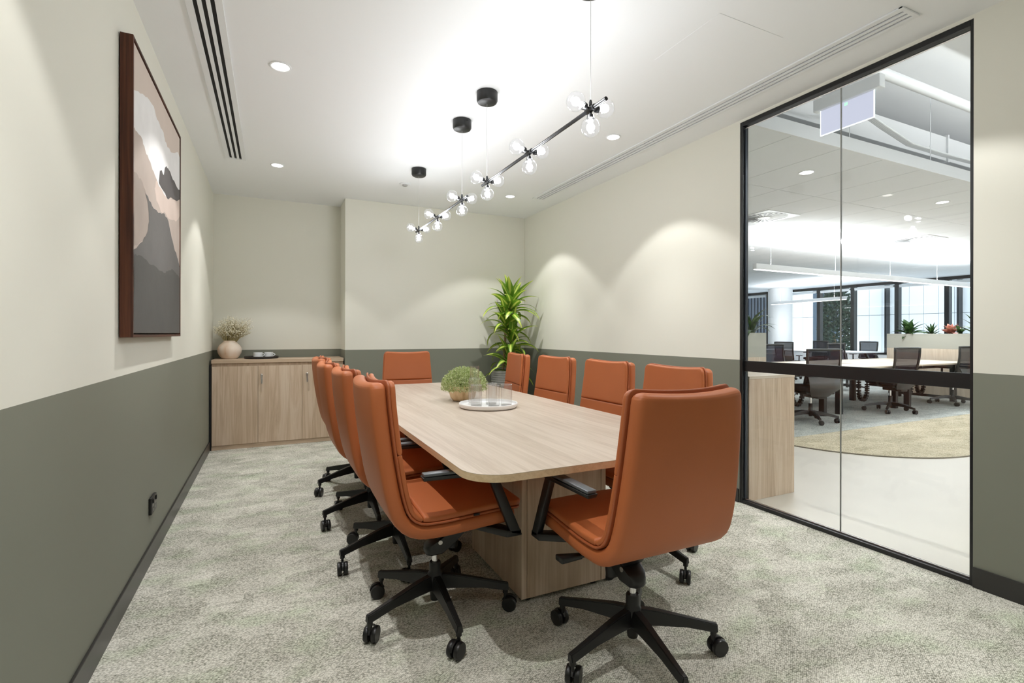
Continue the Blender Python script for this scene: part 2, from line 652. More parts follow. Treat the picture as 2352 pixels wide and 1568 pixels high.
for (dx, dy), lab in DL_LABELS.items():
    t = thing('downlight', lab, 'downlight', (dx, dy, ZC), 0, 'recessed downlights in the meeting room ceiling')
    if dl_mesh is None:
        a = lathe(B(), [(0.045, -0.0005), (0.058, -0.0005), (0.058, -0.004), (0.052, -0.006), (0.046, -0.004)], 36, closed=True)
        o1 = obj('trim_ring', a, M_WHITE, t)
        o2 = obj('lens', lathe(B(), [(0, -0.003), (0.0455, -0.003)], 36), M_LED, t)
        dl_mesh = (o1.data, o2.data)
    else:
        mobj('trim_ring', dl_mesh[0], t)
        mobj('lens', dl_mesh[1], t)
    l = new_obj('downlight_beam', sp_d, t)
    l.location = (0, 0, -0.012)
    l = new_obj('downlight_core', sp_b, t)
    l.location = (0, 0, -0.012)

t = thing('smoke_detector', 'small round white smoke detector on the ceiling near the back wall', 'smoke detector', (1.21, 5.02, ZC))
obj('base_ring', lathe(B(), [(0, -0.0005), (0.055, -0.0005), (0.055, -0.008), (0.048, -0.011), (0.03, -0.011), (0, -0.011)], 32), M_WHITE, t)
obj('sensor', lathe(B(), [(0.028, -0.011), (0.024, -0.022), (0.012, -0.026), (0, -0.026)], 24), plain('sensor_grey', lin(170, 170, 168), 0.4), t)


# ------------------------------------------------------------------ pendant bars with globes
def pendant(label, ys, y_ends, cord_ys):
    zb = 2.138
    cx = 1.215
    cy = sum(ys) / 3
    t = thing('globe_pendant', label, 'pendant light', (cx, cy, zb), 0, 'black bar pendants with glass globes')
    obj('bar', cyl(B(), (0, y_ends[0] - cy, 0), (0, y_ends[1] - cy, 0), 0.0085, 16), M_BLACK, t)
    pl = bpy.data.lights.new('globe_light', 'POINT')
    pl.energy = P_GLOBE
    pl.shadow_soft_size = 0.02
    pl.color = (0.95, 0.98, 1.0)
    for y in ys:
        yy = y - cy
        obj('joint', cyl(B(), (0, yy - 0.03, 0), (0, yy + 0.03, 0), 0.0125, 16), M_BLACK, t)
        for ang in (166, 14, 270):
            a = math.radians(ang)
            d = Vector((math.cos(a), 0, math.sin(a)))
            c = Vector((0, yy, 0))
            b2 = B()
            tube(b2, [c + d * 0.008, c + d * 0.022, c + d * 0.024, c + d * 0.038], [0.006, 0.006, 0.014, 0.017], 16)
            s = obj('socket', b2, M_BLACK, t)
            gc = c + d * 0.076
            g = B()
            bmesh.ops.create_uvsphere(g, u_segments=32, v_segments=20, radius=0.040, matrix=Matrix.Translation(gc))
            obj('glass_globe', g, M_GLOBE, t, angle=180)
            k = B()
            bmesh.ops.create_uvsphere(k, u_segments=16, v_segments=10, radius=0.0115, matrix=Matrix.Translation(c + d * 0.050))
            obj('bulb', k, M_BULB, s, angle=180)
            l = new_obj('globe_light', pl, t)
            l.location = gc
    for y in cord_ys:
        yy = y - cy
        obj('cord_grip', tube(B(), [(0, yy, 0.006), (0, yy, 0.03), (0, yy, 0.04)], [0.007, 0.007, 0.004], 12), M_BLACK, t)
        obj('cord', cyl(B(), (0, yy, 0.04), (0, yy, ZC - zb - 0.07), 0.0011, 6), plain('clear_cord', lin(190, 190, 190), 0.3) if 'clear_cord' not in bpy.data.materials else bpy.data.materials['clear_cord'], t)
        can = B()
        h = ZC - zb
        lathe(can, [(0, h - 0.0005), (0.066, h - 0.0005), (0.066, h - 0.052), (0.060, h - 0.064), (0.048, h - 0.070), (0, h - 0.072)], 40, (0, yy, 0))
        co = obj('canopy', can, M_PLAST, t)
        v = B()
        for k in range(6):
            a = math.radians(-104 + 6 * k)
            ca, sa = math.cos(a), math.sin(a)
            prism(v, [(0.0655 * ca - 0.0012 * -sa, yy + 0.0655 * sa - 0.0012 * ca, h - 0.012), (0.0655 * ca + 0.0012 * -sa, yy + 0.0655 * sa + 0.0012 * ca, h - 0.012),
                      (0.0668 * ca + 0.0012 * -sa, yy + 0.0668 * sa + 0.0012 * ca, h - 0.012), (0.0668 * ca - 0.0012 * -sa, yy + 0.0668 * sa - 0.0012 * ca, h - 0.012)],
                  [(0.0655 * ca - 0.0012 * -sa, yy + 0.0655 * sa - 0.0012 * ca, h - 0.024), (0.0655 * ca + 0.0012 * -sa, yy + 0.0655 * sa + 0.0012 * ca, h - 0.024),
                   (0.0668 * ca + 0.0012 * -sa, yy + 0.0668 * sa + 0.0012 * ca, h - 0.024), (0.0668 * ca - 0.0012 * -sa, yy + 0.0668 * sa - 0.0012 * ca, h - 0.024)])
        obj('vent_slots', v, M_BLACKM, co, smooth=False)
    return t


pendant('black bar pendant with nine clear globes hanging over the near half of the table', (1.765, 2.322, 2.888), (1.655, 2.975), (1.765, 2.895))
pendant('black bar pendant with nine clear globes hanging over the table end by the back wall', (3.352, 3.932, 4.508), (3.245, 4.60), (3.352, 4.508))


# ------------------------------------------------------------------ framed painting on the left wall
AY0, AY1, AZ0, AZ1 = 2.556, 3.762, 1.170, 2.430
AX0, AX1 = -0.566, -0.520
art = thing('framed_painting', 'tall abstract mountain painting in a deep walnut box frame', 'painting', (AX0, (AY0 + AY1) / 2, AZ0))
ox, oy, oz = AX0, (AY0 + AY1) / 2, AZ0


def ab(x0, x1, y0, y1, z0, z1, bev=0.0):
    return box(B(), x0 - ox, x1 - ox, y0 - oy, y1 - oy, z0 - oz, z1 - oz, bev)


FT = 0.012
obj('frame_side', ab(AX0, AX1, AY0, AY0 + FT, AZ0, AZ1, 0.0012), M_WALNUT, art, smooth=False)
obj('frame_side', ab(AX0, AX1, AY1 - FT, AY1, AZ0, AZ1, 0.0012), M_WALNUT, art, smooth=False)
M_WALNUTY = wood('walnut_y', lin(52, 27, 17), lin(78, 42, 27), lin(104, 60, 40), 'Y', rough=0.5, across=26)
obj('frame_rail', ab(AX0, AX1, AY0 + FT, AY1 - FT, AZ0, AZ0 + FT, 0.0012), M_WALNUTY, art, smooth=False)
obj('frame_rail', ab(AX0, AX1, AY0 + FT, AY1 - FT, AZ1 - FT, AZ1, 0.0012), M_WALNUTY, art, smooth=False)
obj('frame_back', ab(AX0 + 0.002, AX0 + 0.012, AY0 + FT, AY1 - FT, AZ0 + FT, AZ1 - FT), plain('frame_back_black', lin(30, 18, 13), 0.7), art, smooth=False)
CX1 = AX1 - 0.004
G_ = 0.006


def paint(name, r, g, b, vary=0.10):
    return plain(name, lin(r, g, b), 0.75, spec=0.2, bump=0.25, bscale=60, vary=vary, vscale=7)


canvas = obj('canvas', ab(AX0 + 0.012, CX1, AY0 + FT + G_, AY1 - FT - G_, AZ0 + FT + G_, AZ1 - FT - G_, 0.002), paint('paint_blush', 210, 196, 186, 0.05), art, smooth=False)


def px_plane(px, py, X0):
    s, c = math.sin(YAW), math.cos(YAW)
    u = (px - 1176) / F_PX
    v = (767.1 - py) / F_PX
    d = X0 / (s + u * c)
    return d * (c - u * s), CAM_H + v * d


SHAPES = [
    ('cloud', (232, 231, 231), [(606, 410), (640, 425), (660, 440), (690, 482), (705, 540), (722, 580), (735, 600), (742, 640), (752, 665), (775, 690), (800, 688), (810, 715), (819, 745), (819, 880), (740, 900), (600, 900), (600, 410)]),
    ('rose_hill', (190, 177, 168), [(600, 580), (612, 592), (640, 632), (650, 672), (668, 720), (690, 775), (706, 818), (718, 845), (742, 885), (765, 900), (819, 912), (819, 1240), (600, 1240)]),
    ('pale_ridge', (214, 197, 187), [(700, 815), (718, 845), (742, 885), (765, 900), (800, 905), (819, 915), (819, 990), (790, 1000), (765, 990), (745, 965), (722, 955), (702, 905), (694, 850)]),
    ('taupe_hill', (172, 160, 151), [(600, 775), (615, 785), (640, 825), (655, 870), (666, 915), (668, 1000), (664, 1045), (645, 1085), (615, 1108), (600, 1118)]),
    ('dark_peak', (98, 95, 94), [(714, 826), (718, 772), (726, 770), (735, 792), (744, 752), (752, 757), (768, 790), (788, 832), (805, 858), (819, 866), (819, 916), (795, 908), (768, 890), (750, 895), (742, 872)]),
    ('grey_mountain', (112, 110, 108), [(652, 872), (668, 905), (690, 942), (718, 960), (738, 964), (756, 1000), (766, 1050), (780, 1110), (795, 1160), (819, 1215), (819, 1300), (600, 1300), (600, 1125), (640, 1090), (660, 1050), (668, 1000), (664, 930)]),
    ('dark_slope', (92, 91, 88), [(600, 1150), (620, 1150), (645, 1165), (668, 1190), (695, 1200), (720, 1222), (742, 1232), (758, 1218), (772, 1212), (795, 1240), (819, 1262), (819, 1520), (595, 1520)]),
]
cy0, cy1, cz0, cz1 = AY0 + FT + G_, AY1 - FT - G_, AZ0 + FT + G_, AZ1 - FT - G_
for i, (nm, rgb, pts) in enumerate(SHAPES):
    xs = CX1 + 0.0003 + 0.0003 * i
    b = B()
    P2 = []
    for (cx_, cyp) in pts:
        Y_, Z_ = px_plane(cx_ / 1.96, cyp / 1.96, CX1)
        P2.append((min(max(Y_, cy0 + 0.001), cy1 - 0.001), min(max(Z_, cz0 + 0.001), cz1 - 0.001)))
    # roughen the outline like a brush edge
    fine = []
    rnd = random.Random(i)
    for k in range(len(P2)):
        a, c_ = P2[k], P2[(k + 1) % len(P2)]
        fine.append(a)
        onb = lambda q: q[0] <= cy0 + 0.0011 or q[0] >= cy1 - 0.0011 or q[1] <= cz0 + 0.0011 or q[1] >= cz1 - 0.0011
        if not (onb(a) and onb(c_)):
            for f in (0.33, 0.67):
                q = (a[0] + (c_[0] - a[0]) * f + rnd.uniform(-.008, .008), a[1] + (c_[1] - a[1]) * f + rnd.uniform(-.008, .008))
                fine.append((min(max(q[0], cy0 + 0.001), cy1 - 0.001), min(max(q[1], cz0 + 0.001), cz1 - 0.001)))
    vs = [b.verts.new((xs - ox, q[0] - oy, q[1] - oz)) for q in fine]
    es = [b.edges.new((vs[k], vs[(k + 1) % len(vs)])) if not b.edges.get((vs[k], vs[(k + 1) % len(vs)])) else None for k in range(len(vs))]
    bmesh.ops.triangle_fill(b, edges=[e for e in es if e], use_beauty=True)
    o = obj('painted_' + nm, b, paint('paint_' + nm, *rgb), canvas, smooth=False, recalc=False)

# ------------------------------------------------------------------ power outlet (left wall)
po = thing('power_outlet', 'black double power outlet low on the green painted wall', 'power outlet', (XL, 3.19, 0.292))
obj('plate', box(B(), 0.0002, 0.014, -0.062, 0.062, -0.043, 0.043, 0.003), M_PLAST, po)
for s in (-1, 1):
    obj('switch', box(B(), 0.014, 0.019, s * 0.036 - 0.008, s * 0.036 + 0.008, 0.014, 0.034, 0.001), M_BLACKM, po, smooth=False)
    sk = B()
    for a, b_ in ((-0.008, 0.002), (0.008, 0.002), (0.0, -0.022)):
        box(sk, 0.0138, 0.0146, s * 0.03 + a - 0.0022, s * 0.03 + a + 0.0022, b_ - 0.007, b_ + 0.007)
    obj('socket_pins', sk, M_STEEL, po, smooth=False)


# ================================================================== LEATHER CHAIR
def smooth_path(pts, n):
    """Catmull-Rom through pts, resampled to n points by arc length (2D)"""
    P = [Vector((a, b, 0)) for a, b in pts]
    P = [P[0] * 2 - P[1]] + P + [P[-1] * 2 - P[-2]]
    out = []
    for i in range(1, len(P) - 2):
        for k in range(24):
            t = k / 24
            p0, p1, p2, p3 = P[i - 1:i + 3]
            out.append(0.5 * ((2 * p1) + (-p0 + p2) * t + (2 * p0 - 5 * p1 + 4 * p2 - p3) * t * t + (-p0 + 3 * p1 - 3 * p2 + p3) * t ** 3))
    out.append(P[-2])
    L = [0]
    for a, b in zip(out[:-1], out[1:]):
        L.append(L[-1] + (b - a).length)
    res = []
    j = 0
    for k in range(n):
        s = L[-1] * k / (n - 1)
        while j < len(L) - 2 and L[j + 1] < s:
            j += 1
        f = (s - L[j]) / max(1e-9, L[j + 1] - L[j])
        res.append(out[j].lerp(out[j + 1], f))
    return res, L[-1]


CH_REF = [(-0.272, 1.020), (-0.268, 0.94), (-0.258, 0.85), (-0.243, 0.75), (-0.224, 0.655), (-0.203, 0.575), (-0.176, 0.515),
          (-0.128, 0.484), (-0.06, 0.478), (0.03, 0.481), (0.12, 0.485), (0.21, 0.487), (0.30, 0.480)]
NPATH = 241
CH_PTS, CH_LEN = smooth_path(CH_REF, NPATH)


def ch_at(s):
    f = max(0.0, min(1.0, s / CH_LEN)) * (NPATH - 1)
    i = min(int(f), NPATH - 2)
    p = CH_PTS[i].lerp(CH_PTS[i + 1], f - i)
    t = (CH_PTS[min(i + 3, NPATH - 1)] - CH_PTS[max(i - 2, 0)]).normalized()
    return p, t, Vector((-t.y, t.x, 0))


def ch_width(s):
    q = s / CH_LEN
    if q < 0.56:
        return 0.218 + 0.036 * (q / 0.56) ** 0.9
    if q < 0.7:
        return 0.254
    return 0.254 - 0.016 * ((q - 0.7) / 0.3)


def ch_bow(s):
    q = s / CH_LEN
    return 0.025 * max(0.0, 1 - (q / 0.56) ** 2) if q < 0.56 else 0.0


def layer(bm, s0, s1, n0, n1, dw, e, r_end, r_corner, ns=40, nk=36, puff=0.0, dip=0.011, r_end1=None, rc1=None):
    secs = []
    r_end1 = r_end if r_end1 is None else r_end1
    rc1 = r_corner if rc1 is None else rc1
    ss = []
    for i in range(ns + 1):
        f = i / ns
        f = 0.5 - 0.5 * math.cos(PI * f) if i in (0, ns) else f
        ss.append(s0 + (s1 - s0) * f)
    extra = []
    for k in (0.02, 0.08, 0.2, 0.4, 0.7):
        extra += [s0 + r_end * k, s1 - r_end1 * k, s0 + r_corner * k, s1 - rc1 * k]
    ss = sorted(set(ss + extra))
    for s in ss:
        p, t, n = ch_at(s)
        w = ch_width(s) + dw
        wf = w
        da, db = s - s0, s1 - s
        k = 1.0
        if da < r_end:
            k = min(k, math.sqrt(max(0.0, 1 - (1 - da / r_end) ** 2)))
        if db < r_end1:
            k = min(k, math.sqrt(max(0.0, 1 - (1 - db / r_end1) ** 2)))
        if da < r_corner:
            w -= r_corner * (1 - math.sqrt(max(0.0, 1 - (1 - da / r_corner) ** 2)))
        if db < rc1:
            w -= rc1 * (1 - math.sqrt(max(0.0, 1 - (1 - db / rc1) ** 2)))
        k = max(k, 0.06)
        nm, h = (n0 + n1) / 2, (n1 - n0) / 2 * k
        dq = dip * max(0.0, 1 - s / 0.16)
        rad = min(h * e, w * 0.5)
        flat = w - rad
        outline = []
        for k2 in range(13):
            outline.append((flat * (1 - k2 / 6), h))
        for k2 in range(1, 4):
            q2 = PI / 2 + PI / 2 * k2 / 4
            outline.append((-flat + rad * math.cos(q2), h - rad + rad * math.sin(q2)))
        outline.append((-w, h - rad))
        outline.append((-w, -h + rad))
        for k2 in range(1, 4):
            q2 = PI + PI / 2 * k2 / 4
            outline.append((-flat + rad * math.cos(q2), -h + rad + rad * math.sin(q2)))
        for k2 in range(13):
            outline.append((-flat * (1 - k2 / 6), -h))
        for k2 in range(1, 4):
            q2 = 1.5 * PI + PI / 2 * k2 / 4
            outline.append((flat + rad * math.cos(q2), -h + rad + rad * math.sin(q2)))
        outline.append((w, -h + rad))
        outline.append((w, h - rad))
        for k2 in range(1, 4):
            q2 = PI / 2 * k2 / 4
            outline.append((flat + rad * math.cos(q2), h - rad + rad * math.sin(q2)))
        ring = []
        for yy, nn in outline:
            yr = yy / max(wf, 1e-6)
            off = nm + nn + ch_bow(s) * yr * yr
            if puff and nn > 0:
                off += puff * (1 - yr * yr) * k
            q = p + n * off + t * dq * (1 - yr * yr)
            ring.append((q.x, yy, q.y))
        secs.append(ring)
    rings(bm, secs)
    return bm


def caster_mesh():
    bm = B()
    for s in (-1, 1):
        prof = [(0, 0.004), (0.020, 0.004), (0.0285, 0.007), (0.031, 0.011), (0.031, 0.020), (0.029, 0.0245), (0.0, 0.026)]
        tmp = []
        seg = 22
        for r, z in prof:
            if r == 0:
                tmp.append([bm.verts.new((0.018, s * z, 0.031))])
            else:
                tmp.append([bm.verts.new((0.018 + r * math.cos(2 * PI * k / seg), s * z, 0.031 + r * math.sin(2 * PI * k / seg))) for k in range(seg)])
        for a, b in zip(tmp[:-1], tmp[1:]):
            for k in range(seg):
                l = (k + 1) % seg
                if len(a) == 1:
                    bm.faces.new((a[0], b[k], b[l]))
                elif len(b) == 1:
                    bm.faces.new((a[k], a[l], b[0]))
                else:
                    bm.faces.new((a[k], a[l], b[l], b[k]))
    # hood and stem
    sec = []
    for k in range(9):
        a = math.radians(10 + 150 * k / 8)
        r0, r1 = 0.0295, 0.034
        c, s_ = math.cos(a), math.sin(a)
        sec.append([(0.018 + r0 * c, -0.0035, 0.031 + r0 * s_), (0.018 + r1 * c, -0.0035, 0.031 + r1 * s_), (0.018 + r1 * c, 0.0035, 0.031 + r1 * s_), (0.018 + r0 * c, 0.0035, 0.031 + r0 * s_)])
    rings(bm, sec)
    cyl(bm, (0, 0, 0.040), (0, 0, 0.078), 0.0065, 10)
    cyl(bm, (0.018, -0.006, 0.031), (0.018, 0.006, 0.031), 0.012, 10)
    bmesh.ops.recalc_face_normals(bm, faces=bm.faces)
    me = bpy.data.meshes.new('caster')
    bm.to_mesh(me)
    bm.free()
    me.materials.append(M_PLAST)
    for p in me.polygons:
        p.use_smooth = True
    me.set_sharp_from_angle(angle=math.radians(35))
    return me


CASTER = caster_mesh()


def star_base(t, phase, r_tip=0.300, mat=M_PLAST, swivel=None):
    bm = B()
    # one leg along +x
    def rect(x, w, z0, z1):
        return [(x, -w, z0), (x, w, z0), (x, w * 0.62, z1), (x, -w * 0.62, z1)]
    secs = [rect(0.022, 0.024, 0.118, 0.176), rect(0.09, 0.0225, 0.116, 0.166), rect(0.2, 0.0185, 0.108, 0.141), rect(r_tip - 0.010, 0.0155, 0.090, 0.120), rect(r_tip + 0.013, 0.0145, 0.086, 0.116)]
    rings(bm, secs)
    bmesh.ops.bevel(bm, geom=list(bm.edges), offset=0.003, segments=2, affect='EDGES')
    cyl(bm, (r_tip, 0, 0.074), (r_tip, 0, 0.105), 0.0115, 14)
    bmesh.ops.recalc_face_normals(bm, faces=bm.faces)
    me = bpy.data.meshes.new('leg')
    bm.to_mesh(me)
    bm.free()
    me.materials.append(mat)
    for p in me.polygons:
        p.use_smooth = True
    me.set_sharp_from_angle(angle=math.radians(35))
    rnd = random.Random(int(phase * 10))
    for k in range(5):
        a = math.radians(phase + 72 * k)
        lg = mobj('leg', me, t, (0, 0, 0), (0, 0, a))
        mobj('caster', CASTER, lg, (r_tip, 0, 0), (0, 0, rnd.uniform(-2.6, 2.6) if swivel is None else swivel[k]))


def leather_chair(label, phase=54.0):
    t = thing('conference_chair', label, 'chair', (0, 0, 0), 0, 'tan leather chairs around the meeting table')
    L = CH_LEN
    obj('back_shell', layer(B(), 0.008, L - 0.028, -0.056, -0.0004, 0.0, 0.75, 0.020, 0.034, ns=44), M_LEATH, t, angle=75)
    obj('welt_band', layer(B(), 0.0, L - 0.010, 0.0004, 0.0094, 0.0030, 0.95, 0.005, 0.034, ns=40), M_LEATHW, t, angle=75)
    s_seam, s_crease = 0.285, 0.575
    obj('back_cushion', layer(B(), 0.005, s_seam, 0.0097, 0.030, -0.001, 0.7, 0.011, 0.034, ns=26, puff=0.008, r_end1=0.012, rc1=0.001), M_LEATH, t, angle=75)
    obj('lumbar_cushion', layer(B(), s_seam + 0.0003, s_crease, 0.0097, 0.028, -0.001, 0.7, 0.003, 0.001, ns=26, puff=0.002, r_end1=0.008), M_LEATH, t, angle=75)
    obj('seat_cushion', layer(B(), s_crease + 0.002, L, 0.0097, 0.032, -0.001, 0.7, 0.010, 0.006, ns=26, puff=0.006, r_end1=0.020, rc1=0.050), M_LEATH, t, angle=75)
    # arms
    pad_me = post_me = None
    for s in (1, -1):
        y = s * 0.272
        b = B()
        hw = 0.013
        # post leaning forward as it drops, then a foot running inward under the seat
        prism(b, [(0.118, y - hw, 0.655), (0.158, y - hw, 0.655), (0.158, y + hw, 0.655), (0.118, y + hw, 0.655)],
              [(0.222, y - hw, 0.405), (0.272, y - hw, 0.392), (0.272, y + hw, 0.392), (0.222, y + hw, 0.405)], 0.004)
        yi = s * 0.10
        prism(b, [(0.205, y + s * hw, 0.392), (0.270, y + s * hw, 0.392), (0.266, y + s * hw, 0.416), (0.205, y + s * hw, 0.420)],
              [(0.06, yi, 0.402), (0.15, yi, 0.402), (0.15, yi, 0.424), (0.06, yi, 0.424)], 0.004)
        prism(b, [(-0.130, y - 0.016, 0.653), (0.160, y - 0.016, 0.648), (0.160, y + 0.016, 0.648), (-0.130, y + 0.016, 0.653)],
              [(-0.134, y - 0.022, 0.668), (0.164, y - 0.020, 0.663), (0.164, y + 0.020, 0.663), (-0.134, y + 0.022, 0.668)], 0.003)
        arm = obj('armrest', b, M_PLAST, t, angle=40)
        pb = B()
        box(pb, -0.130, 0.10, y - 0.019, y + 0.019, 0.6685, 0.680, 0.004)
        obj('arm_pad', pb, M_PADS, arm)
    # mechanism under the seat
    b = B()
    msec = []
    for xx, hw, z0, z1 in ((-0.047, 0.012, 0.272, 0.292), (-0.040, 0.028, 0.264, 0.302), (-0.022, 0.040, 0.262, 0.316), (0.02, 0.044, 0.266, 0.340), (0.06, 0.046, 0.290, 0.366), (0.11, 0.050, 0.335, 0.400), (0.165, 0.054, 0.378, 0.424)):
        msec.append([(xx, -hw, z0 + 0.008), (xx, -hw + 0.010, z0), (xx, hw - 0.010, z0), (xx, hw, z0 + 0.008), (xx, hw, z1 - 0.006), (xx, hw - 0.008, z1), (xx, -hw + 0.008, z1), (xx, -hw, z1 - 0.006)])
    rings(b, msec)
    prism(b, [(0.0, -0.045, 0.33), (0.14, -0.05, 0.39), (0.14, 0.05, 0.39), (0.0, 0.045, 0.33)],
          [(-0.05, -0.06, 0.416), (0.16, -0.07, 0.428), (0.16, 0.07, 0.428), (-0.05, 0.06, 0.416)], 0.006)
    mech = obj('tilt_mechanism', b, M_PLAST, t, angle=40)
    b = B()
    cyl(b, (0.085, 0.030, 0.262), (0.09, 0.030, 0.345), 0.024, 18, 0.028)
    obj('tension_knob', b, M_PLAST, mech)
    b = B()
    tube(b, [(0.05, 0.04, 0.392), (0.05, 0.16, 0.385), (0.05, 0.21, 0.382)], [0.009, 0.011, 0.009], 10)
    prism(b, [(0.036, 0.195, 0.374), (0.064, 0.195, 0.374), (0.064, 0.195, 0.390), (0.036, 0.195, 0.390)],
          [(0.026, 0.290, 0.376), (0.074, 0.290, 0.376), (0.074, 0.290, 0.398), (0.026, 0.290, 0.398)], 0.005)
    obj('height_lever', b, M_PLAST, mech, angle=40)
    for s in (1, -1):
        obj('pivot_cap', cyl(B(), (0.01, s * 0.040, 0.318), (0.01, s * 0.0455, 0.318), 0.009, 16), M_STEEL, mech)
    obj('gas_piston', cyl(B(), (0, 0, 0.205), (0, 0, 0.29), 0.013, 18), M_CHROME, t)
    b = B()
    lathe(b, [(0, 0.066), (0.018, 0.066), (0.020, 0.072), (0.022, 0.11), (0.030, 0.118), (0.033, 0.150), (0.032, 0.176), (0.026, 0.184), (0.0245, 0.190), (0.0245, 0.222), (0.022, 0.226), (0, 0.226)], 28)
    obj('hub', b, M_PLAST, t)
    star_base(t, phase)
    return t


M_PADS = plain('arm_pad_grey', lin(92, 96, 100), 0.30, 0.2)
HXL, HXR = 0.615, 1.770
SEATS = [
    ('tan leather chair on the painting side of the table, first from the near corner', (HXL + 0.010, 2.050), 0.0, 54),
    ('tan leather chair on the painting side of the table, second from the near corner', (HXL - 0.010, 2.690), 0.0, 53),
    ('tan leather chair on the painting side of the table, third from the near corner', (HXL - 0.035, 3.315), 0.0, 53),
    ('tan leather chair on the painting side, farthest back beside the wooden cabinet', (HXL - 0.015, 4.030), 0.02, 56),
    ('tan leather chair on the glass side of the table, partly behind the turned chair', (HXR, 2.105), PI, -85 - 180),
    ('tan leather chair on the glass side of the table, second from the glazing', (HXR, 2.720), PI + 0.02, 34),
    ('tan leather chair on the glass side of the table, third from the glazing', (HXR, 3.400), PI + 0.03, 20),
    ('tan leather chair on the glass side, in front of the tall corner plant', (HXR, 4.120), PI - 0.16, 41),
    ('tan leather chair at the near table end with its whole back turned', (1.210, 1.480), PI / 2, 46 - 90),
    ('tan leather chair at the end of the table by the back wall, facing the viewer', (1.190, 4.620), -PI / 2 - 0.03, 10),
]
for lab, (x, y), rz, ph in SEATS:
    if lab is SEATS[0][0]:
        proto = leather_chair(lab, ph)
        base_phase = ph
        proto.location = (x, y, 0)
        proto.rotation_euler = (0, 0, rz)
        tg = B()
        box(tg, 0.075, 0.100, -0.2585, -0.2535, 0.489, 0.4965, 0.0006, 1)
        continue
    c = dup(proto, (x, y, 0), rz, lab)
    d = math.radians(ph - base_phase)
    rnd = random.Random(int(x * 1000 + y * 77))
    for ch in c.children:
        if ch.name.startswith('leg'):
            ch.rotation_euler.z += d
            for cs in ch.children:
                cs.rotation_euler.z = rnd.uniform(-2.8, 2.8)
tagp = obj('fabric_tag', tg, M_BLACKM, proto, smooth=False)
tagp['label'] = 'small black fabric tag'

# ================================================================== TABLE
TX0, TX1, TY0, TY1, TZ = 0.585, 1.792, 1.497, 4.605, 0.723
tcx, tcy = (TX0 + TX1) / 2, (TY0 + TY1) / 2
tab = thing('meeting_table', 'long pale oak meeting table with rounded corners on panel pedestals', 'table', (tcx, tcy, 0))
rr = [(a - tcx, b - tcy) for a, b in round_rect(TX0, TX1, TY0, TY1, 0.135, 14)]
top = obj('table_top', poly_plate(B(), rr, TZ - 0.0015, TZ), M_OAKY, tab, angle=30)
obj('edge_band', poly_plate(B(), rr, TZ - 0.026, TZ - 0.0016, 0.0012, 2), M_EDGE, top, angle=30)
for (py0, py1) in ((1.955, 2.555), (3.55, 4.15)):
    x0, x1 = 0.988 - tcx, 1.437 - tcx
    y0, y1 = py0 - tcy, py1 - tcy
    ped = obj('pedestal', box(B(), x0 + 0.028, x1 - 0.028, y0 + 0.001, y1 - 0.001, 0.022, TZ - 0.0265, 0.001, 1), M_OAKZ[1], tab, smooth=False)
    for xa in (x0, x1 - 0.026):
        obj('side_panel', box(B(), xa, xa + 0.026, y0, y1, 0.022, TZ - 0.0265, 0.0015, 1), M_OAKZ[2], ped, smooth=False)
    for xa in (x0 + 0.05, x1 - 0.05):
        for ya in (y0 + 0.045, y1 - 0.045):
            obj('levelling_foot', lathe(B(), [(0, 0.0005), (0.018, 0.0005), (0.018, 0.005), (0.007, 0.008), (0.006, 0.022), (0, 0.022)], 16, (xa, ya, 0)), M_BLACKM, ped)

# ================================================================== THINGS ON THE TABLE
tray_c = (1.240, 2.925)
t = thing('serving_tray', 'round white speckled tray holding tumblers on the meeting table', 'tray', (tray_c[0], tray_c[1], TZ))
obj('tray_body', lathe(B(), [(0, 0.0005), (0.168, 0.0005), (0.180, 0.006), (0.185, 0.014), (0.186, 0.028), (0.184, 0.031), (0.180, 0.030), (0.178, 0.018), (0.172, 0.013), (0, 0.012)], 64),
    plain('speckled_white', (0.84, 0.84, 0.83, 1), 0.4, vary=0.05, vscale=120), t)


def tumbler_mesh(r, h, wall=0.0022):
    return lathe(B(), [(0, 0.0), (r * 0.92, 0.0), (r, 0.004), (r, h), (r - wall / 2, h + 0.0008), (r - wall, h), (r - wall, 0.012), (r * 0.8, 0.009), (0, 0.009)], 36)


tum = None
M_RIM = glass_thin('thick_glass', tint=(0.98, 0.98, 0.98, 1), ior=1.6, boost=2.0, body=0.25, rough=0.02)
TUM = [((1.150, 2.905), 'clear glass tumbler on the white tray, in front of the carafe'),
       ((1.243, 2.845), 'clear glass tumbler at the front middle of the white tray'),
       ((1.338, 2.865), 'clear glass tumbler at the tray edge toward the glass wall'),
       ((1.275, 2.960), 'clear glass tumbler standing behind the front middle tumbler')]
for (x, y), lab in TUM:
    o = thing('tumbler', lab, 'glass', (x, y, TZ + 0.0125), 0, 'tumblers on the white tray')
    if tum is None:
        a_ = obj('glass_wall', tumbler_mesh(0.036, 0.132), M_TUMBLER, o)
        b_ = obj('rim', lathe(B(), [(0.0345, 0.1335), (0.0352, 0.1322), (0.0362, 0.1335), (0.0352, 0.1350)], 36, closed=True), M_RIM, o)
        c_ = obj('base', lathe(B(), [(0, 0.001), (0.033, 0.001), (0.0335, 0.008), (0, 0.0085)], 36), M_RIM, o)
        tum = (a_.data, b_.data, c_.data)
    else:
        for nm, me in zip(('glass_wall', 'rim', 'base'), tum):
            mobj(nm, me, o)
cf = thing('carafe', 'clear glass water carafe with narrow neck behind the tumblers on the tray', 'carafe', (1.175, 3.000, TZ + 0.0125))
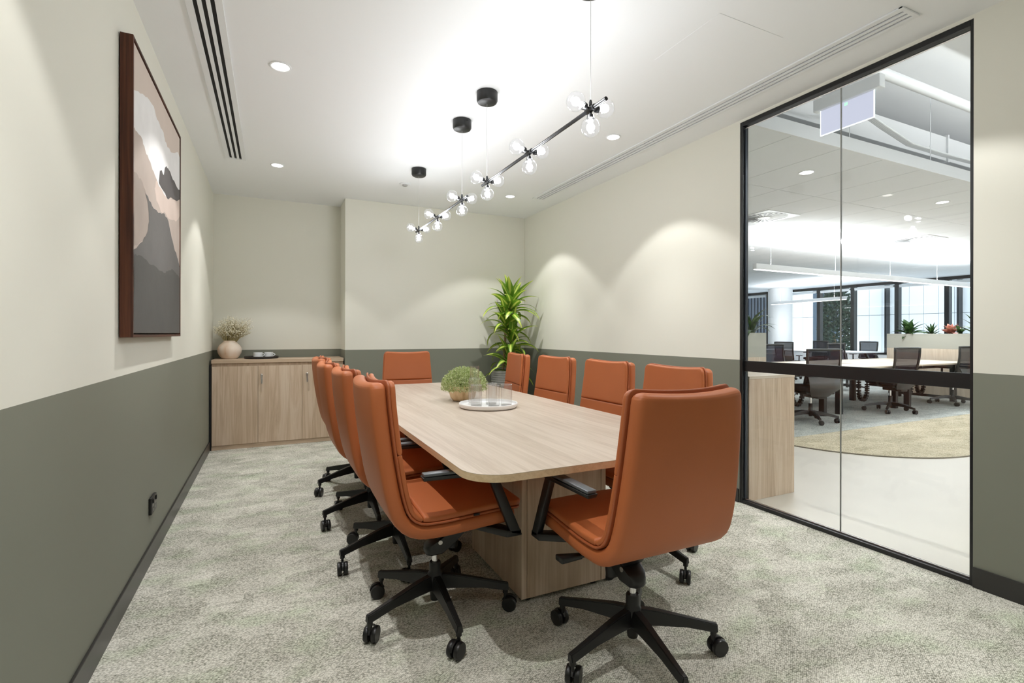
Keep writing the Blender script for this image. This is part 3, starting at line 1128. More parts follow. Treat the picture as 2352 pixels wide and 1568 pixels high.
obj('carafe_body', lathe(B(), [(0, 0), (0.036, 0), (0.039, 0.005), (0.039, 0.155), (0.036, 0.167), (0.029, 0.172), (0.0285, 0.246), (0.0275, 0.246), (0.0275, 0.171), (0.034, 0.165), (0.0365, 0.154), (0.0365, 0.012), (0, 0.010)], 36), M_TUMBLER, cf)


# bowl with clipped foliage
def leaf_cluster(rnd, centre, rx, rz, n, size, z_floor, droop=False):
    bm = B()
    for i in range(n):
        while True:
            v = Vector((rnd.uniform(-1, 1), rnd.uniform(-1, 1), rnd.uniform(-0.25, 1)))
            l = v.length
            if 0.55 < l < 1.0 or (0.2 < l <= 0.55 and rnd.random() < 0.25):
                break
        p = Vector((centre[0] + v.x * rx, centre[1] + v.y * rx, centre[2] + v.z * rz))
        if p.z < z_floor:
            continue
        d = (Vector((v.x, v.y, v.z + 0.3)).normalized() + Vector((rnd.uniform(-.8, .8), rnd.uniform(-.8, .8), rnd.uniform(-.5, .8)))).normalized()
        side = d.cross(Vector((rnd.uniform(-1, 1), rnd.uniform(-1, 1), rnd.uniform(-1, 1)))).normalized()
        nn = d.cross(side)
        L = size * rnd.uniform(0.7, 1.25)
        w = L * 0.36
        q = [p, p + d * L * 0.5 + side * w + nn * L * 0.05, p + d * L, p + d * L * 0.5 - side * w + nn * L * 0.05]
        bm.faces.new([bm.verts.new(c) for c in q])
    return bm


def leaf_mat(name, c1, c2, c3, rough=0.45, scale=90, trans=0.25):
    m, nt, p = mat_base(name)
    g = N(nt, 'ShaderNodeNewGeometry')
    no = N(nt, 'ShaderNodeTexNoise')
    no.inputs['Scale'].default_value = scale
    nt.links.new(g.outputs['Position'], no.inputs['Vector'])
    cr = N(nt, 'ShaderNodeValToRGB')
    cr.color_ramp.elements[0].position = 0.35
    cr.color_ramp.elements[0].color = c1
    cr.color_ramp.elements[1].position = 0.68
    cr.color_ramp.elements[1].color = c3
    e = cr.color_ramp.elements.new(0.5)
    e.color = c2
    nt.links.new(no.outputs['Fac'], cr.inputs[0])
    nt.links.new(cr.outputs[0], p.inputs['Base Color'])
    p.inputs['Roughness'].default_value = rough
    tl = N(nt, 'ShaderNodeBsdfTranslucent')
    nt.links.new(cr.outputs[0], tl.inputs[0])
    mx = N(nt, 'ShaderNodeMixShader')
    mx.inputs[0].default_value = trans
    out = [n for n in nt.nodes if n.type == 'OUTPUT_MATERIAL'][0]
    nt.links.new(p.outputs[0], mx.inputs[1])
    nt.links.new(tl.outputs[0], mx.inputs[2])
    nt.links.new(mx.outputs[0], out.inputs[0])
    return m


bw = thing('bowl_planter', 'sand coloured round bowl of small-leaved variegated foliage beside the white tray', 'potted plant', (1.205, 3.300, TZ))


def glaze(name, base, stain, light, scale=18.0, zlim=0.05):
    m, nt, p = mat_base(name)
    tc = N(nt, 'ShaderNodeTexCoord')
    mp = N(nt, 'ShaderNodeMapping')
    mp.inputs['Scale'].default_value = (1.0, 1.0, 0.3)
    nt.links.new(tc.outputs['Object'], mp.inputs['Vector'])
    no = N(nt, 'ShaderNodeTexNoise')
    no.inputs['Scale'].default_value = scale
    no.inputs['Detail'].default_value = 6
    nt.links.new(mp.outputs[0], no.inputs['Vector'])
    cr = N(nt, 'ShaderNodeValToRGB')
    cr.color_ramp.elements[0].position = 0.30
    cr.color_ramp.elements[0].color = stain
    cr.color_ramp.elements[1].position = 0.62
    cr.color_ramp.elements[1].color = light
    e = cr.color_ramp.elements.new(0.42)
    e.color = base
    nt.links.new(no.outputs['Fac'], cr.inputs[0])
    nt.links.new(cr.outputs[0], p.inputs['Base Color'])
    p.inputs['Roughness'].default_value = 0.6
    bn = N(nt, 'ShaderNodeBump')
    bn.inputs['Strength'].default_value = 0.3
    bn.inputs['Distance'].default_value = 0.002
    nt.links.new(no.outputs['Fac'], bn.inputs['Height'])
    nt.links.new(bn.outputs['Normal'], p.inputs['Normal'])
    return m


obj('bowl', lathe(B(), [(0, 0.0005), (0.060, 0.0005), (0.070, 0.004), (0.086, 0.024), (0.094, 0.052), (0.096, 0.082), (0.093, 0.104), (0.088, 0.104), (0.090, 0.082), (0.0, 0.074)], 44),
    glaze('sand_glaze', lin(222, 194, 152), lin(196, 160, 116), lin(236, 214, 178), 26), bw)
rnd = random.Random(3)
fo = obj('foliage', leaf_cluster(rnd, (0.012, 0.0, 0.100), 0.160, 0.135, 7500, 0.0105, 0.070),
         leaf_mat('variegated_leaf', lin(134, 154, 86), lin(186, 200, 138), lin(234, 238, 204), scale=60), bw, smooth=False, recalc=False)
fo['kind'] = 'stuff'
bm = B()
for i in range(60):
    a, r_ = rnd.uniform(0, 2 * PI), rnd.uniform(0.01, 0.07)
    k = rnd.uniform(1.3, 2.0)
    tube(bm, [(r_ * math.cos(a), r_ * math.sin(a), 0.072), (r_ * k * math.cos(a), r_ * k * math.sin(a), 0.072 + rnd.uniform(0.05, 0.12))], [0.0016, 0.001], 4)
obj('stems', bm, plain('green_stem', lin(84, 104, 50), 0.6), bw)

# ================================================================== STORAGE CABINET
KX0, KX1, KY0, KY1, KZ = -0.549, 0.724, 5.862, 6.256, 0.920
cab = thing('storage_cabinet', 'low three-door pale oak storage cabinet in the wall alcove', 'cabinet', (KX0, KY0, 0))


def kb(x0, x1, y0, y1, z0, z1, bev=0.001):
    return box(B(), x0, x1, y0, y1, z0, z1, bev, 1)


W_ = KX1 - KX0
D_ = KY1 - KY0
obj('carcass', kb(0.0, W_, 0.022, D_, 0.046, 0.882), M_OAKZ[0], cab, smooth=False)
obj('worktop', kb(-0.001, W_ + 0.001, -0.004, D_, 0.8825, KZ, 0.0015), M_OAKX, cab, smooth=False)
obj('plinth', kb(0.0, W_, 0.012, D_, 0.001, 0.0455), M_OAKX, cab, smooth=False)
divs = [0.002, 0.4210, 0.8475, W_ - 0.002]
for i in range(3):
    dr = obj('door', kb(divs[i] + 0.0012, divs[i + 1] - 0.0012, 0.001, 0.0205, 0.048, 0.850, 0.001), M_OAKZ[i], cab, smooth=False)
    if i > 0:
        hx = divs[i] + 0.034 + (0.014 if i == 2 else 0)
        bl = B()
        tube(bl, [(hx, 0.001, 0.756), (hx, -0.012, 0.756), (hx, -0.014, 0.756)], [0.011, 0.011, 0.008], 16)
        lk = obj('lock', bl, M_STEEL, dr)
        kk = B()
        box(kk, hx - 0.001, hx + 0.001, -0.034, -0.014, 0.750, 0.762)
        box(kk, hx - 0.008, hx + 0.008, -0.040, -0.037, 0.712, 0.752, 0.001, 1)
        box(kk, hx - 0.007, hx + 0.009, -0.043, -0.040, 0.668, 0.722, 0.001, 1)
        tube(kk, [(hx + 0.012 * math.cos(q * PI / 6), -0.037, 0.748 + 0.012 * math.sin(q * PI / 6)) for q in range(13)], 0.0012, 5)
        obj('keys', kk, M_STEEL, dr, smooth=False)
# dark gap panel between the cabinet and the painted wall
obj('filler_strip', kb(-0.0185, -0.001, 0.01, D_, 0.002, 0.868), M_BLACKM, cab, smooth=False)

vase = thing('round_vase', 'round sand coloured ceramic vase full of dried white blossom on the cabinet', 'vase', (-0.402, 6.085, KZ))
obj('vase_body', lathe(B(), [(0, 0.0005), (0.066, 0.0005), (0.073, 0.004), (0.092, 0.028), (0.110, 0.062), (0.115, 0.092), (0.110, 0.118), (0.094, 0.146), (0.071, 0.168), (0.060, 0.178), (0.058, 0.190), (0.054, 0.192), (0.050, 0.188), (0.054, 0.176), (0.0, 0.12)], 56),
    glaze('vase_glaze', lin(226, 202, 180), lin(204, 162, 118), lin(234, 220, 206), 9), vase)
rnd = random.Random(11)
stems, bl = B(), B()
for i in range(240):
    a = rnd.uniform(0, 2 * PI)
    sp = rnd.random() ** 0.6
    tx = 0.02 + 0.185 * sp * math.cos(a) + rnd.uniform(-.02, .02)
    ty = 0.14 * sp * math.sin(a)
    if i % 15 == 0:
        tx = rnd.uniform(0.13, 0.205)
    tx = max(tx, -0.15)
    ty = min(ty, 0.15)
    hz = 0.19 + (0.275 - 0.13 * sp * sp) * rnd.uniform(0.5, 1.0)
    b0 = Vector((0.03 * math.cos(a), 0.03 * math.sin(a), 0.13))
    tip = Vector((tx, ty, hz))
    mid = b0.lerp(tip, 0.5) + Vector((-0.1 * tx, -0.1 * ty, 0.02))
    tube(stems, [b0, mid, tip], [0.0011, 0.0009, 0.0006], 4)
    for j in range(rnd.randint(5, 9)):
        f = rnd.uniform(0.45, 1.0)
        q = (mid.lerp(tip, (f - 0.45) / 0.55)) if f > 0.45 else mid
        e = q + Vector((rnd.uniform(-.03, .03), rnd.uniform(-.03, .03), rnd.uniform(-.005, .03)))
        e.x = max(e.x, -0.16)
        e.y = min(e.y, 0.168)
        tube(stems, [q, e], [0.0005, 0.0004], 3)
        r_ = rnd.uniform(0.0035, 0.0062)
        bmesh.ops.create_icosphere(bl, subdivisions=1, radius=r_, matrix=Matrix.Translation(e) @ Matrix.Scale(0.75, 4, (0, 0, 1)))
st = obj('stems', stems, plain('dried_stem', lin(176, 162, 116), 0.8), vase)
st['kind'] = 'stuff'
bo = obj('blossoms', bl, plain('dried_blossom', lin(250, 245, 226), 0.8), vase)
bo['kind'] = 'stuff'

tr = thing('round_tray', 'flat round black tray under two white cups on the cabinet', 'tray', (-0.098, 6.045, KZ))
obj('tray_body', lathe(B(), [(0, 0.0005), (0.158, 0.0005), (0.166, 0.004), (0.168, 0.022), (0.166, 0.025), (0.162, 0.022), (0.158, 0.012), (0, 0.011)], 56), plain('tray_brown_black', lin(42, 37, 34), 0.6), tr)
for (x, y), lab in (((-0.132, 6.010), 'white cup with round handle on the black tray, beside the vase'), ((-0.030, 6.050), 'white cup with round handle on the black tray, farther from the vase')):
    c = thing('cup', lab, 'cup', (x, y, KZ + 0.0115), 0, 'white cups on the black tray')
    obj('cup_body', lathe(B(), [(0, 0), (0.036, 0), (0.043, 0.004), (0.044, 0.012), (0.044, 0.052), (0.042, 0.053), (0.041, 0.050), (0.041, 0.010), (0, 0.006)], 36), M_WHITE, c)
    hd = B()
    tube(hd, [(0.040 + 0.022 * math.sin(PI * k / 10), 0, 0.044 - 0.034 * k / 10) for k in range(11)], 0.0045, 8)
    obj('cup_handle', hd, M_WHITE, c)


# ================================================================== TALL POTTED PLANT
def strap_leaf(length, width, arch, nseg=9, fold=0.25, name='leaf', mat=None):
    """leaf along +x that bends downward by `arch` radians over its length"""
    bm = B()
    rows = []
    x = z = 0.0
    ang = 0.0
    for i in range(nseg + 1):
        f = i / nseg
        w = width * (0.30 + 0.70 * math.sin(PI * min(1, f * 1.05 + 0.10)) ** 0.8) if f < 0.92 else width * 0.34 * (1 - f) / 0.08
        if i == nseg:
            w = 0.0015
        cz = fold * w * 0.5
        rows.append([bm.verts.new((x, -w / 2, z + cz)), bm.verts.new((x, 0, z)), bm.verts.new((x, w / 2, z + cz))])
        ang = -arch * (f ** 1.4)
        x += length / nseg * math.cos(ang)
        z += length / nseg * math.sin(ang)
    for a, b in zip(rows[:-1], rows[1:]):
        for k in range(2):
            bm.faces.new((a[k], a[k + 1], b[k + 1], b[k]))
    me = bpy.data.meshes.new(name)
    bm.to_mesh(me)
    bm.free()
    me.materials.append(mat)
    for p in me.polygons:
        p.use_smooth = True
    return me


def striped_leaf(name, edge, centre, half):
    m, nt, p = mat_base(name)
    tc = N(nt, 'ShaderNodeTexCoord')
    sx = N(nt, 'ShaderNodeSeparateXYZ')
    nt.links.new(tc.outputs['Object'], sx.inputs[0])
    ab_ = N(nt, 'ShaderNodeMath', operation='ABSOLUTE')
    nt.links.new(sx.outputs['Y'], ab_.inputs[0])
    no = N(nt, 'ShaderNodeTexNoise')
    no.inputs['Scale'].default_value = 160
    mp = N(nt, 'ShaderNodeMapping')
    mp.inputs['Scale'].default_value = (0.05, 1, 0.2)
    nt.links.new(tc.outputs['Object'], mp.inputs['Vector'])
    nt.links.new(mp.outputs[0], no.inputs['Vector'])
    ad = N(nt, 'ShaderNodeMath', operation='MULTIPLY_ADD')
    ad.inputs[1].default_value = half * 1.4
    nt.links.new(no.outputs['Fac'], ad.inputs[0])
    nt.links.new(ab_.outputs[0], ad.inputs[2])
    mr = N(nt, 'ShaderNodeMapRange')
    mr.inputs[1].default_value = half * 1.2
    mr.inputs[2].default_value = half * 2.2
    nt.links.new(ad.outputs[0], mr.inputs[0])
    mx = N(nt, 'ShaderNodeMix', data_type='RGBA')
    mx.inputs[6].default_value = centre
    mx.inputs[7].default_value = edge
    nt.links.new(mr.outputs[0], mx.inputs[0])
    nt.links.new(mx.outputs[2], p.inputs['Base Color'])
    p.inputs['Roughness'].default_value = 0.38
    tl = N(nt, 'ShaderNodeBsdfTranslucent')
    nt.links.new(mx.outputs[2], tl.inputs[0])
    ms = N(nt, 'ShaderNodeMixShader')
    ms.inputs[0].default_value = 0.3
    out = [n for n in nt.nodes if n.type == 'OUTPUT_MATERIAL'][0]
    nt.links.new(p.outputs[0], ms.inputs[1])
    nt.links.new(tl.outputs[0], ms.inputs[2])
    nt.links.new(ms.outputs[0], out.inputs[0])
    return m


M_LEAF = striped_leaf('corn_plant_leaf', lin(104, 146, 40), lin(206, 218, 104), 0.011)
LEAVES = [strap_leaf(0.40, 0.094, 1.2, mat=M_LEAF), strap_leaf(0.44, 0.078, 1.7, mat=M_LEAF), strap_leaf(0.38, 0.102, 0.45, mat=M_LEAF), strap_leaf(0.28, 0.084, 1.6, mat=M_LEAF)]
PX, PY = 2.585, 5.465
fp = thing('corn_plant', 'tall potted corn plant with striped arching leaves in the back corner', 'potted plant', (PX, PY, 0))
prof = [(0, 0.001), (0.168, 0.001), (0.174, 0.006)]
for k in range(57):
    z = 0.012 + 0.735 * k / 56
    r = 0.174 + 0.045 * (z / 0.75) ** 0.8
    prof.append((r + (0.003 if k % 2 else -0.003), z))
prof += [(0.219, 0.752), (0.214, 0.757), (0.207, 0.752), (0.205, 0.700), (0, 0.700)]
obj('ribbed_pot', lathe(B(), prof, 56), plain('grey_stone_pot', lin(150, 151, 148), 0.75, vary=0.15, vscale=30), fp)
obj('soil', lathe(B(), [(0.204, 0.702), (0.15, 0.712), (0, 0.715)], 24), plain('soil', lin(52, 42, 34), 0.95, bump=0.6, bscale=80), fp)
M_CANE = plain('cane_bark', lin(132, 112, 84), 0.85, bump=0.4, bscale=60)
CROWNS = [((0.02, 0.0), 1.56, 34, 1.0), ((-0.03, 0.02), 1.36, 24, 0.86), ((0.03, -0.03), 1.14, 26, 0.95), ((-0.02, -0.04), 0.88, 20, 0.9)]
rnd = random.Random(21)
for (cx_, cy_), cz_, n, sc in CROWNS:
    obj('cane', tube(B(), [(cx_ * 2.2, cy_ * 2.2, 0.705), (cx_ * 1.4, cy_ * 1.4, (0.7 + cz_) / 2), (cx_, cy_, cz_ + 0.02)], [0.017, 0.016, 0.012], 10), M_CANE, fp)
    for i in range(n):
        f = i / (n - 1)
        az = i * 2.39996 + rnd.uniform(-.3, .3)
        pitch = math.radians(4 + 78 * f ** 1.15) + rnd.uniform(-.15, .15)
        li = 2 if f > 0.72 else (1 if f < 0.4 else 0)
        if rnd.random() < 0.18:
            li = 3
        s = sc * rnd.uniform(0.85, 1.1)
        zz = cz_ - 0.15 + 0.17 * f
        # keep clear of the two walls
        ex = PX + cx_ + 0.40 * s * math.cos(az) * math.cos(pitch)
        ey = PY + cy_ + 0.40 * s * math.sin(az) * math.cos(pitch)
        if ex > 2.95 or ey > 5.80:
            s *= 0.74
        mobj('leaf', LEAVES[li], fp, (cx_, cy_, zz), (rnd.uniform(-.6, .6), -pitch, az), (s, s, s))

# ================================================================== OPEN OFFICE BEYOND THE GLASS
OX1 = 15.9
OYF = 13.6
OYN = -4.0
M_CONC = plain('polished_concrete', lin(214, 207, 195), 0.35, spec=0.3, vary=0.08, vscale=1.6)
M_OWALL = plain('office_white', (0.86, 0.87, 0.88, 1), 0.7)
M_BEIGE = carpet('carpet_beige', lin(160, 150, 126), lin(212, 202, 178), lin(232, 224, 204), loop=120, patch=3.0)
M_SHADEC = carpet('carpet_shade_grey', lin(140, 144, 142), lin(194, 197, 192), lin(216, 219, 214), loop=120, patch=3.0)
slab('floor_concrete', XG1, OX1 + 0.3, OYN, OYF, -0.12, 0.0, M_CONC)


def arc_corner(x0, y0, x1, y1, r, n=28):
    pts = []
    for k in range(n + 1):
        a = PI + (PI / 2) * k / n
        pts.append((x0 + r + r * math.cos(a), y0 + r + r * math.sin(a)))
    return [(x1, y1), (x0, y1)] + pts + [(x1, y0)]


cz_pts = arc_corner(5.0, 2.47, OX1 - 0.02, OYF - 0.02, 1.22)
struct(obj('floor_carpet', poly_plate(B(), cz_pts, 0.0005, 0.006), M_BEIGE, smooth=False))
struct(obj('floor_carpet_shade', box(B(), 5.02, OX1 - 0.03, 3.78, OYF - 0.03, 0.0061, 0.0072), M_SHADEC, smooth=False))  # cool shade past the warm-lit strip, painted as a greyer carpet sheet
bm = B()
edge = [(5.0, 6.0)] + cz_pts[2:-1] + [(12.0, 2.47)]
tube(bm, [(x, y, 0.004) for x, y in edge], 0.008, 6)
struct(obj('trim_1', bm, plain('carpet_edge_trim', lin(112, 104, 88), 0.6)))

# ceilings
slab('ceiling_slab', XG1, OX1 + 0.3, OYN, OYF, 3.5, 3.6, M_OWALL)
oc = slab('ceiling_office', XG1 + 0.002, OX1, 2.512, OYF, 2.7125, 2.735, M_WHITE)
xs = [XG1 + 0.004] + [3.575 + 0.6 * k for k in range(21)] + [OX1]
ys = [2.514, 3.512] + [3.512 + 1.2 * k for k in range(1, 9)] + [OYF]
tile_cache = {}
for i in range(len(xs) - 1):
    for j in range(len(ys) - 1):
        w, d = round(xs[i + 1] - xs[i] - 0.007, 3), round(ys[j + 1] - ys[j] - 0.007, 3)
        if w < 0.05:
            continue
        if (w, d) not in tile_cache:
            o = obj('ceiling_tile', box(B(), -w / 2, w / 2, -d / 2, d / 2, 0, 0.010), M_TILE, oc, smooth=False)
            tile_cache[(w, d)] = o.data
        else:
            o = mobj('ceiling_tile', tile_cache[(w, d)], oc)
        o.location = ((xs[i] + xs[i + 1]) / 2, (ys[j] + ys[j + 1]) / 2, 2.702)
struct(obj('trim_2', box(B(), XG1 + 0.002, OX1, 2.488, 2.511, 2.694, 2.80, 0.002), M_WHITE, smooth=False))
struct(obj('wall_bulkhead', box(B(), XR, XG1, YR, OYF, 2.765, 3.5), M_OWALL, smooth=False))
bm = B()
box(bm, XR, XG1, YB + 0.102, OYF, 0, 2.76)
struct(obj('wall_side', bm, M_OWALL, smooth=False))
slab('wall_end', XG1, OX1 + 0.3, OYF, OYF + 0.1, 0, 3.5, M_OWALL)
slab('wall_near', XG1, OX1 + 0.3, OYN - 0.1, OYN, 0, 3.5, M_OWALL)

# services in the open ceiling
M_DUCT = plain('galvanised_white', (0.70, 0.71, 0.72, 1), 0.5)
dct = thing('air_duct', 'long boxed white air duct above the suspended office ceiling edge', 'air duct', (3.3, 2.77, 3.0))
obj('duct_body', box(B(), 0, 10, 0, 0.5, 0.02, 0.27, 0.004), M_DUCT, dct, smooth=False)
for k in range(5):
    obj('duct_flange', box(B(), 1.2 + 1.9 * k, 1.225 + 1.9 * k, -0.02, 0.52, 0.0, 0.29, 0.002), M_DUCT, dct, smooth=False)
pp = obj('service_pipe', cyl(B(), (0, 0, 0), (9, 0, 0), 0.04, 16), M_WHITE)
pp.location = (3.12, 2.28, 3.24)
tag(pp, 'white service pipe running above the exit sign', 'pipe')
cb = B()
for k in range(4):
    oy_ = 0.014 * k
    tube(cb, [(3.25, 2.45 + oy_, 3.02), (3.7, 2.46 + oy_, 3.03), (4.1, 2.47 + oy_, 3.02), (4.45, 2.49 + oy_, 3.06), (4.8, 2.50 + oy_, 2.99), (5.2, 2.50 + oy_, 2.91), (5.8, 2.52 + oy_, 2.92), (7.5, 2.52 + oy_, 2.95)], 0.010, 8)
tag(obj('cable_bundle', cb, M_WHITE), 'sagging bundle of white cables above the ceiling edge', 'cables')
bmb = obj('ceiling_beam', box(B(), XG1 + 0.01, 12, 0.8, 1.35, 3.2, 3.499, 0.005), M_OWALL, smooth=False)
struct(bmb)
for (x, lab) in ((4.27, 'thin suspension wire beside the exit sign'), (5.50, 'thin suspension wire holding the ceiling edge by the jamb')):
    w = B()
    tube(w, [(0, 0, 2.8005), (0, 0, 3.4995)], 0.003, 6)
    tube(w, [(0.008, 0.004, 2.86), (0, 0, 2.90), (-0.004, 0.002, 2.94)], 0.0035, 5)
    o = obj('suspension_wire', w, M_WHITE)
    o.location = (x, 2.50, 0)
    tag(o, lab, 'wire')

# illuminated sign seen from its blank side
es = thing('exit_sign', 'edge-lit blank glowing sign panel hanging beyond the glass', 'sign', (3.50, 2.07, 2.765))
obj('housing', box(B(), -0.03, 0.03, -0.222, 0.212, 0.0, 0.085, 0.004), M_WHITE, es, smooth=False)
obj('lit_panel', box(B(), -0.004, 0.004, -0.172, 0.172, -0.172, -0.001, 0.001), emit('panel_glow', (0.80, 0.82, 1.0, 1), 0.78), es, smooth=False)
fr = B()
box(fr, -0.0046, 0.0046, -0.176, -0.1722, -0.176, -0.0005)
box(fr, -0.0046, 0.0046, 0.1722, 0.176, -0.176, -0.0005)
box(fr, -0.0046, 0.0046, -0.176, 0.176, -0.176, -0.1722)
obj('lit_edge', fr, emit('edge_glow', (0.85, 0.97, 1.0, 1), 2.2), es, smooth=False)
obj('indicator', box(B(), -0.007, -0.004, -0.01, 0.01, -0.03, -0.01, 0.001), emit('green_indicator', (0.5, 1.0, 0.7, 1), 1.2), es, smooth=False)
obj('hanger', cyl(B(), (0, 0, 0.085), (0, 0, 0.734), 0.006, 8), M_WHITE, es)

# office downlights
osp = bpy.data.lights.new('office_beam', 'SPOT')
osp.energy = P_OFFICE_SPOT
osp.spot_size = math.radians(105)
osp.spot_blend = 0.5
osp.shadow_soft_size = 0.05
osp.color = (1.0, 0.97, 0.92)
for i, (x, y) in enumerate(((4.50, 3.02), (6.90, 3.02), (9.30, 3.02), (11.70, 3.02), (4.5, 0.2), (6.9, 0.2))):
    t = thing('downlight', ['round office downlight nearest the glass partition jamb', 'round office downlight second along the row beyond the glass', 'round office downlight third along the row beyond the glass', 'round office downlight fourth along the row beyond the glass', 'round light in the open office ceiling by the corridor', 'round light in the open office ceiling along the corridor'][i],
              'downlight', (x, y, 2.702 if y > 2 else 3.5), 0, 'office downlights beyond the glass')
    mobj('trim_ring', dl_mesh[0], t, scale=(1.2, 1.2, 1))
    mobj('lens', dl_mesh[1], t, scale=(1.2, 1.2, 1))
    l = new_obj('office_beam', osp, t)
    l.location = (0, 0, -0.015)

# swirl diffusers
M_VANE = plain('vane_grey', lin(120, 122, 124), 0.5)
sw_me = None
for (x, y), lab in (((5.72, 4.41), 'square swirl air diffuser in the office ceiling beside the glass jamb'), ((9.22, 4.38), 'square swirl air diffuser in the office ceiling above the desk row'), ((12.7, 7.5), 'square swirl air diffuser in the office ceiling near the windows')):
    t = thing('swirl_diffuser', lab, 'air diffuser', (x, y, 2.702), 0, 'swirl diffusers in the office ceiling')
    pts = round_rect(-0.297, 0.297, -0.297, 0.297, 0.004, 2)
    if sw_me is None:
        a = obj('plate', poly_plate(B(), pts, -0.008, -0.0005), M_WHITE, t, smooth=False)
        v = B()
        lathe(v, [(0.10, -0.0085), (0.27, -0.0085)], 48)
        b_ = obj('vane_ring', v, M_VANE, t, smooth=False)
        v = B()
        for k in range(24):
            a_ = 2 * PI * k / 24
            c0, s0, c1, s1 = math.cos(a_), math.sin(a_), math.cos(a_ + 0.13), math.sin(a_ + 0.13)
            prism(v, [(0.06 * c0, 0.06 * s0, -0.010), (0.275 * c0, 0.275 * s0, -0.010), (0.275 * c1, 0.275 * s1, -0.013), (0.06 * c1, 0.06 * s1, -0.013)],
                  [(0.06 * c0, 0.06 * s0, -0.011), (0.275 * c0, 0.275 * s0, -0.011), (0.275 * c1, 0.275 * s1, -0.014), (0.06 * c1, 0.06 * s1, -0.014)])
        c_ = obj('vanes', v, M_WHITE, t, smooth=False)
        d_ = obj('centre_disc', lathe(B(), [(0, -0.016), (0.075, -0.016), (0.075, -0.008)], 24), M_WHITE, t)
        sw_me = (a.data, b_.data, c_.data, d_.data)
    else:
        for nm, me in zip(('plate', 'vane_ring', 'vanes', 'centre_disc'), sw_me):
            mobj(nm, me, t)


# linear pendants
def linear_pendant(label, p0, p1, z, h=0.085, w=0.06, hang=4, upl=1.7, top=2.70, dn=1.0):
    p0, p1 = Vector(p0), Vector(p1)
    L = (p1 - p0).length
    az = math.atan2((p1 - p0).y, (p1 - p0).x)
    c = (p0 + p1) / 2
    t = thing('linear_pendant', label, 'pendant light', (c.x, c.y, z), az, 'linear pendants in the office')
    obj('housing', box(B(), -L / 2, L / 2, -w / 2, w / 2, 0.004, h, 0.003), M_WHITE, t, smooth=False)
    obj('lower_diffuser', box(B(), -L / 2 + 0.01, L / 2 - 0.01, -w / 2 + 0.006, w / 2 - 0.006, -0.004, 0.0035), M_LINE, t, smooth=False)
    for k in range(hang):
        x = -L / 2 + 0.35 + (L - 0.7) * k / (hang - 1)
        obj('hanger_wire', cyl(B(), (x, 0, h), (x, 0, top - z), 0.0018, 6), M_WHITE, t)
    for up in (False, True):
        a = bpy.data.lights.new('linear_glow', 'AREA')
        a.shape = 'RECTANGLE'
        a.size = L - 0.1
        a.size_y = 0.045
        a.energy = P_LINEAR * (L / 6.5) * (upl if up else dn)
        a.color = (0.96, 0.98, 1.0)
        lo = new_obj('linear_glow', a, t)
        lo.location = (0, 0, h + 0.01 if up else -0.012)
        lo.rotation_euler = (PI if up else 0, 0, 0)
    return t


linear_pendant('long white linear pendant light above the desk row', (6.33, 5.03, 0), (13.2, 5.03, 0), 2.135, hang=5)
linear_pendant('shorter white linear pendant light above the table by the windows', (13.7, 8.1, 0), (14.1, 10.6, 0), 2.12, hang=2)
linear_pendant('added unseen linear uplight over the corridor outside the glass', (3.7, 0.35, 0), (10.2, 0.35, 0), 2.72, hang=4, top=3.5, upl=5.0, dn=0.04)  # added lamp, out of view; its uplight lifts the office ambient

# window wall
wn = obj('window_2', box(box(B(), OX1 - 0.02, OX1 + 0.10, OYN, OYF, 0.62, 0.69, 0.004), OX1 - 0.02, OX1 + 0.10, OYN, OYF, 2.62, 2.74, 0.004), M_BLACK, smooth=False)
struct(wn)
slab('wall_sill', OX1, OX1 + 0.12, OYN, OYF, 0.0, 0.619, M_OWALL)
slab('wall_head', OX1, OX1 + 0.12, OYN, OYF, 2.741, 3.5, M_OWALL)
MUL = [12.05, 10.23, 9.19, 8.00, 6.84, 5.68, 4.5, 3.3, 2.1, 0.9, -0.3, -1.5, -2.7]
for i, y in enumerate(MUL):
    obj('mullion', box(B(), OX1 - 0.06, OX1 + 0.10, y - 0.052, y + 0.052, 0.6905, 2.6195, 0.004), M_BLACK, wn, smooth=False)
edges = [OYF] + MUL + [OYN]
for a, b_ in zip(edges[:-1], edges[1:]):
    obj('pane', box(B(), OX1 + 0.03, OX1 + 0.04, b_ + 0.053, a - 0.053, 0.6905, 2.6195), M_WINDOW, wn, smooth=False)
    bl = obj('roller_blind', tube(B(), [(OX1 - 0.045, b_ + 0.07, 2.565), (OX1 - 0.045, a - 0.07, 2.565)], 0.032, 12), M_WHITE, wn)
    obj('blind_fabric', box(B(), OX1 - 0.079, OX1 - 0.075, b_ + 0.08, a - 0.08, 2.515, 2.565), M_WHITE, bl, smooth=False)

col_ = thing('round_column', 'round white structural column by the office windows', 'column', (15.2, 11.1, 0))
obj('shaft', lathe(B(), [(0, 0.0075), (0.36, 0.0075), (0.36, 2.7), (0, 2.7)], 40), M_OWALL, col_)
obj('column_skirting', lathe(B(), [(0.3605, 0.0075), (0.37, 0.0075), (0.37, 0.09), (0.3605, 0.095)], 40, closed=True), M_SKIRT, col_)

